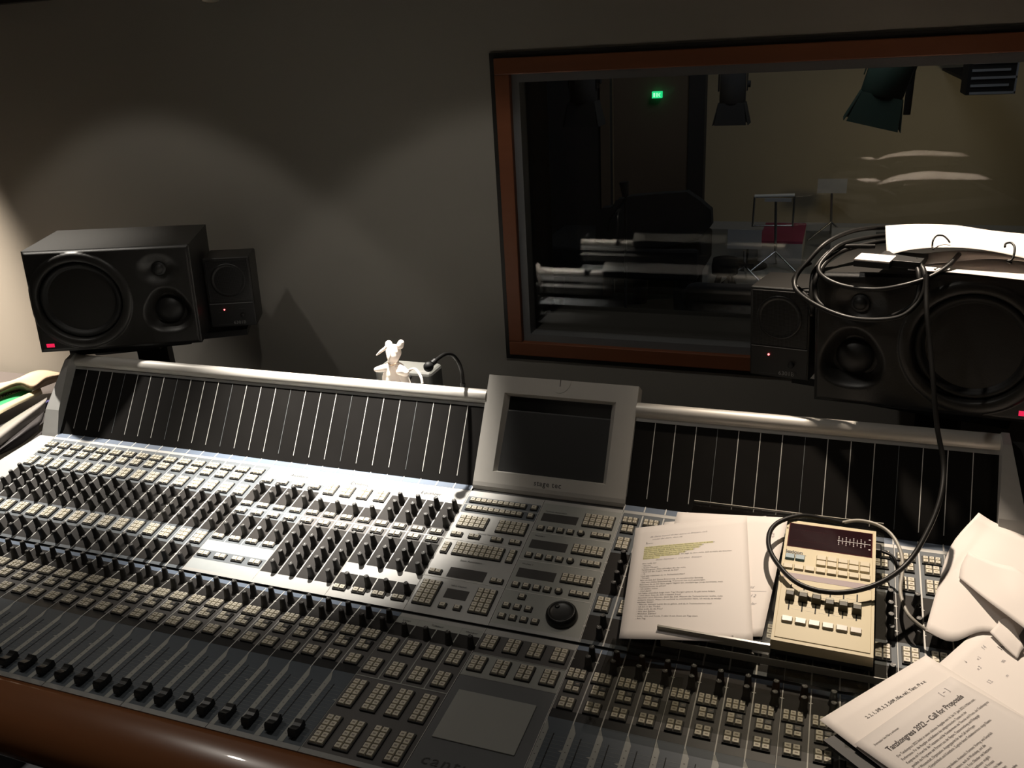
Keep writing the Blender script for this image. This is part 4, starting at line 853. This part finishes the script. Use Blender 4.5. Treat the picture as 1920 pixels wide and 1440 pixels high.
k2 = tube('cable_tie', [atY(1884, 463, .79), atY(1886, 457, .80), atY(1895, 455, .80), atY(1902, 462, .79), atY(1902, 474, .78), atY(1897, 487, .772), atY(1889, 490, .772), atY(1897, 493, .772)], 0.0018, 'cable'); tag(k2, 'short black tie with a knob end at the right end of the arched sheet', 'cable tie')
# ================================================================== SIDE TABLE AT THE LEFT
sd = thing('side_table', 'dark side table left of the console covered with papers and plastic', 'table', (-0.78, 0.78, FLOOR)); hz = -0.035 - FLOOR
bevel(put('tabletop', MB().box(-0.70, 0.62, -0.36, 0.45, hz - 0.03, hz, 'table'), sd), 0.004)
for x in (-0.66, 0.58):
    for y in (-0.32, 0.41): put('leg', MB().box(x - 0.02, x + 0.02, y - 0.02, y + 0.02, 0, hz - 0.03, 'table'), sd)
def tsurf(name, label, cat, rows, k, th=0.003):
    c = rows[1][1]; t = thing(name, label, cat, c); o, fn = surf('body' if cat != 'magazine' else 'cover', rows, k, t, th=th, rel=c); return t, fn
tsurf('crumpled_cloth', 'pinkish beige cloth heaped at the back of the side table', 'cloth', [
    [atZ(-30, 762, .00), atZ(30, 735, .01), atZ(60, 733, .02), atZ(85, 724, .01), atZ(106, 716, .0)],
    [atZ(-30, 742, .05), atZ(30, 716, .06), atZ(62, 722, .06), atZ(85, 708, .06), atZ(110, 703, .05)],
    [atZ(-30, 722, .03), atZ(20, 714, .02), atZ(60, 697, .04), atZ(85, 694, .04), atZ(118, 700, .02)]], 'pink', 0.012)
mg, fM = tsurf('magazine', 'white magazine with a bright green stripe and black lettering on the side table', 'magazine', [
    [atZ(-60, 800, .0), atZ(0, 768, .01), atZ(62, 735, .01)],
    [atZ(-60, 772, .012), atZ(-5, 748, .018), atZ(52, 727, .016)],
    [atZ(-60, 745, .012), atZ(-8, 728, .016), atZ(40, 716, .016)]], 'mag', 0.010)
def strip(par, fn, u0, u1, v0, v1, k, name, off=0.0006):
    mb = MB(); n = 12; vs = [fn(u0 + (u1 - u0) * i / n, v, off) for v in (v0, v1) for i in range(n + 1)]
    mb.add(vs, [(i, i + 1, n + 2 + i, n + 1 + i) for i in range(n)], k); return put(name, mb, par)
strip(mg, fM, 0.0, 1.0, 0.05, 0.42, 'maggreen', 'green_stripe')
put('lettering', textmesh('lettering', 'AKTUELLES PROGRAMM', 0.10, 'ink', lambda a, b: fM(0.12 + a * 0.86, 0.46 + b * 1.6, 0.0008), bold=0.003), mg)
tsurf('cream_card', 'narrow cream card strip along the front edge of the magazine', 'card', [
    [atZ(-40, 800, .02), atZ(10, 772, .025), atZ(80, 738, .02)], [atZ(-40, 786, .03), atZ(8, 764, .035), atZ(78, 732, .03)], [atZ(-40, 778, .03), atZ(8, 757, .035), atZ(76, 727, .03)]], 'cardboard', 0.004)
tsurf('plastic_sleeve', 'long milky clear plastic sleeve lying diagonally on the side table', 'plastic sleeve', [
    [atZ(-30, 862, .0), atZ(30, 815, .005), atZ(85, 770, .005)], [atZ(-30, 838, .03), atZ(28, 795, .035), atZ(86, 752, .03)], [atZ(-30, 822, .02), atZ(22, 786, .03), atZ(88, 745, .025)]], 'plastic', 0.004)
tsurf('violet_card', 'small dark violet card by the end cheek of the console', 'card', [
    [atZ(76, 768, .01), atZ(82, 766, .01), atZ(90, 764, .01)], [atZ(79, 760, .012), atZ(84, 758, .012), atZ(92, 756, .012)], [atZ(81, 753, .012), atZ(87, 751, .012), atZ(94, 749, .012)]], 'violet', 0.003)
tsurf('dark_pouch', 'crumpled dark grey pouch between the plastic sleeve and the console', 'pouch', [
    [atZ(-20, 862, -.02), atZ(35, 836, -.01), atZ(72, 808, -.01)], [atZ(-10, 850, .0), atZ(42, 812, .02), atZ(76, 790, .015)], [atZ(0, 838, .0), atZ(50, 798, .02), atZ(82, 772, .01)]], 'table', 0.01)

# ================================================================== THE DARK LIVE ROOM BEHIND THE WINDOW
LY = 7.25; LC = 2.2
area('live_room_work_light', (2.7, 5.7, 0.35), (1.5, 7.25, -0.45), 3.4, 0.3, 0.3, (1.0, 0.86, 0.58))
area('live_room_fill', (1.6, 3.7, 2.0), (1.5, 5.8, -0.75), 8.0, 0.8, 0.8, (0.85, 0.92, 1.0))  # added fill for the live room floor and object fronts, no fixture behind it
struct('wall_live_back', MB().box(-4.0, 7.0, LY, LY + 0.1, FLOOR, LC, 'livewall').box(-4.0, 7.0, LY - 0.012, LY, FLOOR, FLOOR + 0.07, 'pale'))
struct('wall_live_left', MB().box(-1.6, -1.5, WY + 0.33, LY, FLOOR, LC, 'panelbrown'))
struct('wall_live_right', MB().box(6.9, 7.0, WY + 0.33, LY, FLOOR, LC, 'livewall'))
struct('floor_live', MB().box(-4.0, 7.0, WY + 0.33, LY, FLOOR - 0.05, FLOOR, 'livefloor'))
struct('ceiling_live', MB().box(-4.0, 7.0, WY + 0.33, LY + 0.1, LC, LC + 0.05, 'blackcloth'))
dv = thing('room_divider', 'tall dark brown partition panel standing in the room behind the window, exit sign on it', 'partition', (0.62, 5.05, FLOOR))
xa, xb = atY(1150, 300, 5.0).x, atY(1313, 300, 5.0).x
put('panel', MB().box(xa - 0.62, xb - 0.62, -0.03, 0.03, 0, 2.8, 'panelbrown'), dv); put('edge_post', MB().box(xb - 0.70, xb - 0.60, -0.05, 0.05, 0, 2.8, 'blackcloth'), dv)
dv2 = thing('room_divider', 'nearly black partition panel left of the brown one behind the window', 'partition', (0.1, 4.95, FLOOR))
xa2 = atY(1026, 300, 4.9).x; put('panel', MB().box(xa2 - 0.1, xa - 0.1, -0.03, 0.03, 0, 2.75, 'blackcloth'), dv2); put('edge_post', MB().box(xa - 0.16, xa - 0.1, -0.05, -0.03, 0, 2.75, 'panelbrown'), dv2)
ex = atY(1231, 178, 4.972); es = thing('exit_sign', 'small glowing green emergency exit sign on the brown partition', 'exit sign', ex)
put('housing', MB().box(-0.030, 0.030, 0.0, 0.05, -0.020, 0.020, 'green'), es)
mb = MB()
for x in (-0.020, -0.002, 0.006): mb.box(x, x + (0.010 if x < -0.01 else 0.004), -0.002, 0.0, -0.013, 0.013, 'exitwhite')
mb.add([(0.012, -0.002, 0.0), (0.022, -0.002, 0.013), (0.026, -0.002, 0.010), (0.017, -0.002, 0.0), (0.026, -0.002, -0.012), (0.021, -0.002, -0.013)], [(0, 5, 4, 3), (0, 3, 2, 1)], 'exitwhite')
put('pictogram', mb, es)
# grand piano under a cloth
py_ = 4.3; pp = lambda x, y: (atY(x, y, py_).x, atY(x, y, py_).z)
pts = [pp(1120, 400), pp(1132, 388), pp(1150, 386), pp(1158, 373), pp(1185, 366), pp(1240, 361), pp(1290, 358), pp(1314, 374), pp(1335, 392), pp(1336, 420), pp(1311, 447), pp(1250, 460), pp(1160, 462), pp(1120, 450)]
pc = atY(1230, 460, py_); pn = thing('grand_piano', 'dark covered grand piano with its lid up in the room behind the window', 'piano', (pc.x, py_, FLOOR))
bevel(put('lid', MB().prism([(a - pc.x, b - FLOOR) for a, b in pts], 1, -0.04, 0.04, 'blackcloth'), pn), 0.01)
wl = atY(1311, 447, py_).x - pc.x; zz = atY(1200, 462, py_).z - FLOOR
bevel(put('case', MB().box(-0.75, wl, -0.05, 0.6, max(0.3, zz - 0.28), zz, 'blackcloth'), pn), 0.02)
for x, y in ((-0.65, 0.05), (wl - 0.1, 0.05), (-0.2, 0.5)): put('leg', MB().cyl((x, y, 0), (x, y, max(0.3, zz - 0.26)), 0.045, 'blackcloth', 12, 0.06), pn)
mp = thing('microphone_stand', 'dark microphone on a tall boom stand above the grand piano', 'microphone stand', (atY(1172, 380, 4.0).x, 4.0, FLOOR)); X0 = Vector(mp.location)
put('microphone', MB().cyl(atY(1170, 341, 4.0) - X0, atY(1173, 368, 4.0) - X0, 0.028, 'rubber', 12, 0.018), mp)
put('pole', MB().cyl((0.0, 0, 0), atY(1173, 366, 4.0) - X0, 0.008, 'rubber', 8), mp); tube('cable', [atY(1172, 372, 3.98) - X0, atY(1160, 390, 3.98) - X0, atY(1145, 410, 3.98) - X0, atY(1140, 435, 3.98) - X0], 0.006, 'cable', mp)
put('base', MB().cyl((0, 0, 0), (0, 0, 0.02), 0.14, 'rubber', 20), mp)
def theatre_lamp(label, px0, px1, py0, py1, y, k='blackcloth', drop=0.0, tilt=0):
    a, b = atY(px0, py0, y), atY(px1, py1, y); cx = (a.x + b.x) / 2; wd_ = (b.x - a.x); ht = a.z - b.z
    t = thing('stage_lamp', label, 'stage lamp', (cx, y, b.z), (0, D_(tilt), 0))
    put('barrel', MB().lathe([(wd_ * 0.36, ht * 0.38), (wd_ * 0.38, ht * 0.42), (wd_ * 0.38, ht * 0.98), (wd_ * 0.30, ht), (0.01, ht)], k, 20), t)
    fl = MB()
    for sx in (-1, 1): fl.add([(sx * wd_ * 0.36, -wd_ * 0.3, ht * 0.40), (sx * wd_ * 0.36, wd_ * 0.3, ht * 0.40), (sx * wd_ * 0.5, wd_ * 0.42, 0), (sx * wd_ * 0.5, -wd_ * 0.42, 0), (sx * (wd_ * 0.36 + .004), -wd_ * 0.3, ht * 0.40), (sx * (wd_ * 0.36 + .004), wd_ * 0.3, ht * 0.40), (sx * (wd_ * 0.5 + .004), wd_ * 0.42, 0), (sx * (wd_ * 0.5 + .004), -wd_ * 0.42, 0)], [(0, 1, 2, 3), (7, 6, 5, 4), (0, 4, 5, 1), (1, 5, 6, 2), (2, 6, 7, 3), (3, 7, 4, 0)], k)
    for sy in (-1, 1): fl.add([(-wd_ * 0.36, sy * wd_ * 0.3, ht * 0.40), (wd_ * 0.36, sy * wd_ * 0.3, ht * 0.40), (wd_ * 0.46, sy * wd_ * 0.42, 0), (-wd_ * 0.46, sy * wd_ * 0.42, 0), (-wd_ * 0.36, sy * (wd_ * 0.3 + .004), ht * 0.40), (wd_ * 0.36, sy * (wd_ * 0.3 + .004), ht * 0.40), (wd_ * 0.46, sy * (wd_ * 0.42 + .004), 0), (-wd_ * 0.46, sy * (wd_ * 0.42 + .004), 0)], [(0, 1, 2, 3), (7, 6, 5, 4), (0, 4, 5, 1), (1, 5, 6, 2), (2, 6, 7, 3), (3, 7, 4, 0)], k)
    put('barn_doors', fl, t)
    put('yoke', MB().box(-wd_ * 0.42, -wd_ * 0.40, -0.02, 0.02, ht * 0.6, ht * 1.2, k).box(wd_ * 0.40, wd_ * 0.42, -0.02, 0.02, ht * 0.6, ht * 1.2, k).box(-wd_ * 0.42, wd_ * 0.42, -0.02, 0.02, ht * 1.18, ht * 1.2, k), t)
    put('hanging_rod', MB().cyl((0, 0, ht * 1.2), (0, 0, LC - b.z), 0.012, k, 8), t)
    if k == 'blackcloth': put('tilt_knob', MB().cyl((wd_ * 0.42, 0, ht * 0.72), (wd_ * 0.50, 0, ht * 0.72), 0.018, k, 10), t)
    return t
theatre_lamp('black stage lamp with barn doors hanging right of the exit sign', 1343, 1404, 130, 232, 4.4)
theatre_lamp('black stage lamp hanging in the dark upper left of the window', 1060, 1128, 120, 235, 3.9)
gt = theatre_lamp('dark green tinted stage lamp tilted at the top of the window', 1592, 1688, 90, 232, 4.0, 'greencloth', 0, 14)
pipe = thing('hanging_pipe', 'thin dark pipe hanging from the ceiling right of the green stage lamp', 'pipe', atY(1700, 215, 4.2))
put('pipe', MB().cyl((0, 0, 0), (0.02, 0, LC - pipe.location.z), 0.018, 'blackcloth', 10), pipe)
# wall rack, far right
ra, rb_ = atY(1818, 118, 5.6), atY(1902, 176, 5.6); rk = thing('metal_rack', 'black rack with pale metal bars high at the right behind the window', 'rack', (ra.x, 5.6, rb_.z))
rw, rh = rb_.x - ra.x, ra.z - rb_.z; mb = MB().box(0, rw, 0.0, 0.3, 0, rh, 'blackcloth'); put('case', mb, rk)
for k in range(5): put('bar', MB().box(0.02, rw * (1.0 if k % 2 == 0 else 0.85), -0.02, 0.0, rh * (0.02 + 0.235 * k), rh * (0.02 + 0.235 * k) + 0.014, 'pale'), rk)
put('upright', MB().box(rw * 0.97, rw, -0.02, 0, 0, rh, 'pale'), rk); put('bracket', MB().box(0, rw, 0.3, LY - 5.6, rh * 0.4, rh * 0.5, 'blackcloth'), rk)
# music stands
def mstand(label, px, pyb, y, top, desk, k='chrome'):
    f = atZ(px, pyb, FLOOR); t = thing('music_stand', label, 'music stand', f); yy = f.y; tp_ = atY(*top, yy) - f
    put('pole', MB().cyl((0, 0, 0.12), tp_, 0.010, k, 8), t)
    for a_ in (90, 210, 330): put('leg', MB().cyl((0, 0, 0.14), (0.20 * math.cos(D_(a_)), 0.20 * math.sin(D_(a_)), 0.0), 0.008, k, 6), t)
    d0, d1 = [atY(*d, yy - 0.02) - f for d in desk[:2]]; put('desk', MB().box(d0.x, d1.x, -0.03, -0.02, d1.z, d0.z, desk[2]), t); return t, f
mstand('music stand with a pale desk in front of the far wall behind the window', 1556, 447, 6.2, (1560, 350), ((1534, 335), (1587, 362), 'pale'))
s2, f2_ = mstand('music stand with a bright frame behind the magenta box', 1452, 506, 6.0, (1455, 372), ((1434, 371), (1484, 378), 'pale'))
fb = lambda x, y: atY(x, y, f2_.y + 0.05) - f2_
put('frame', MB().cyl(fb(1411, 425), fb(1415, 369), 0.008, 'chrome', 6).cyl(fb(1486, 425), fb(1490, 367), 0.008, 'chrome', 6).cyl(fb(1415, 368), fb(1490, 366), 0.014, 'whitetxt', 6).cyl(fb(1412, 423), fb(1487, 423), 0.007, 'chrome', 6), s2)
s3_, f3_ = mstand('low music stand with a dark shelf beside the black stool', 1394, 534, 5.0, (1396, 470), ((1374, 493), (1413, 499), 'blackcloth'))
bxf = atZ(1420, 492, FLOOR); bxr = atZ(1503, 489, FLOOR); hb = atY(1420, 456, bxf.y).z - FLOOR
bxo = thing('storage_box', 'pale box with a magenta top on the floor behind the window', 'box', bxf)
put('box', MB().box(0, bxr.x - bxf.x, 0, 0.7, 0, hb, 'pale'), bxo); put('top', MB().box(0.0, bxr.x - bxf.x, 0, 0.7, hb, hb + 0.02, 'magenta'), bxo)
ps = atZ(1400, 500, FLOOR); pq0, pq1 = atY(1365, 430, ps.y), atY(1427, 467, ps.y)
pb = thing('sheet_board', 'pale rectangular board on a thin leg left of the magenta box', 'board', (ps.x, ps.y, FLOOR))
put('board', MB().box(pq0.x - ps.x, pq1.x - ps.x, -0.01, 0.01, pq1.z - FLOOR, pq0.z - FLOOR, 'pale'), pb); put('leg', MB().cyl((0, 0, 0), (0, 0, pq1.z - FLOOR), 0.01, 'rubber', 8), pb); put('foot', MB().cyl((0, 0, 0), (0, 0, 0.015), 0.15, 'rubber', 16), pb)
pb2 = atZ(1600, 470, FLOOR); q0, q1 = atY(1560, 428, pb2.y), atY(1640, 460, pb2.y)
t = thing('sheet_board', 'pale board leaning right of the magenta box partly behind the cable coil', 'board', (pb2.x, pb2.y, FLOOR)); put('board', MB().box(q0.x - pb2.x, q1.x - pb2.x, 0, 0.03, 0, q0.z - FLOOR, 'pale'), t)
cs_ = atZ(1358, 540, FLOOR); z0_, z1_ = atY(1350, 512, cs_.y).z - FLOOR, atY(1350, 484, cs_.y).z - FLOOR; w_ = (atY(1380, 500, cs_.y).x - atY(1329, 500, cs_.y).x) / 2
sto = thing('black_stool', 'round padded black stool on the floor behind the window', 'stool', (cs_.x, cs_.y, FLOOR))
put('seat', MB().lathe([(0.01, z0_ - 0.02), (w_ * 0.95, z0_), (w_, (z0_ + z1_) / 2), (w_ * 0.9, z1_), (0.01, z1_ + 0.01)], 'blackcloth', 24), sto)
for a_ in (45, 135, 225, 315): put('leg', MB().cyl((w_ * 0.5 * math.cos(D_(a_)), w_ * 0.5 * math.sin(D_(a_)), z0_), (w_ * 0.9 * math.cos(D_(a_)), w_ * 0.9 * math.sin(D_(a_)), 0), 0.018, 'blackcloth', 8), sto)
cy_ = 2.4; ca, cb = atY(1283, 530, cy_), atY(1440, 600, cy_); ch_ = thing('upholstered_chair', 'dark upholstered chair back just behind the window glass', 'chair', ((ca.x + cb.x) / 2, cy_, FLOOR))
hw_ = (cb.x - ca.x) / 2; top_ = ca.z - FLOOR
bevel(put('backrest', MB().box(-hw_, hw_, -0.05, 0.05, top_ - 0.42, top_, 'fabric'), ch_), 0.04, 4)
bevel(put('seat', MB().box(-hw_, hw_, 0.0, 0.5, top_ - 0.50, top_ - 0.40, 'fabric'), ch_), 0.03, 3)
for x in (-hw_ + 0.04, hw_ - 0.04):
    for y in (0.0, 0.45): put('leg', MB().cyl((x, y, 0), (x, y, top_ - 0.48), 0.018, 'rubber', 8), ch_)
# pendant lamp lens at the top of the picture
lp_ = atY(396, 1, 1.05); pl_ = thing('pendant_spotlight', 'round glass spotlight lens just showing at the top edge of the picture', 'spotlight', lp_)
put('housing', MB().lathe([(0.024, 0.004), (0.026, 0.012), (0.026, 0.07), (0.015, 0.085), (0.004, 0.09)], 'framegrey', 24), pl_)
put('lens', MB().lathe([(0.0235, 0.006), (0.020, -0.001), (0.013, -0.004), (0.001, -0.005)], 'milk', 24), pl_); put('rod', MB().cyl((0, 0, 0.08), (0, 0, 1.75 - lp_.z), 0.004, 'framegrey', 8), pl_)
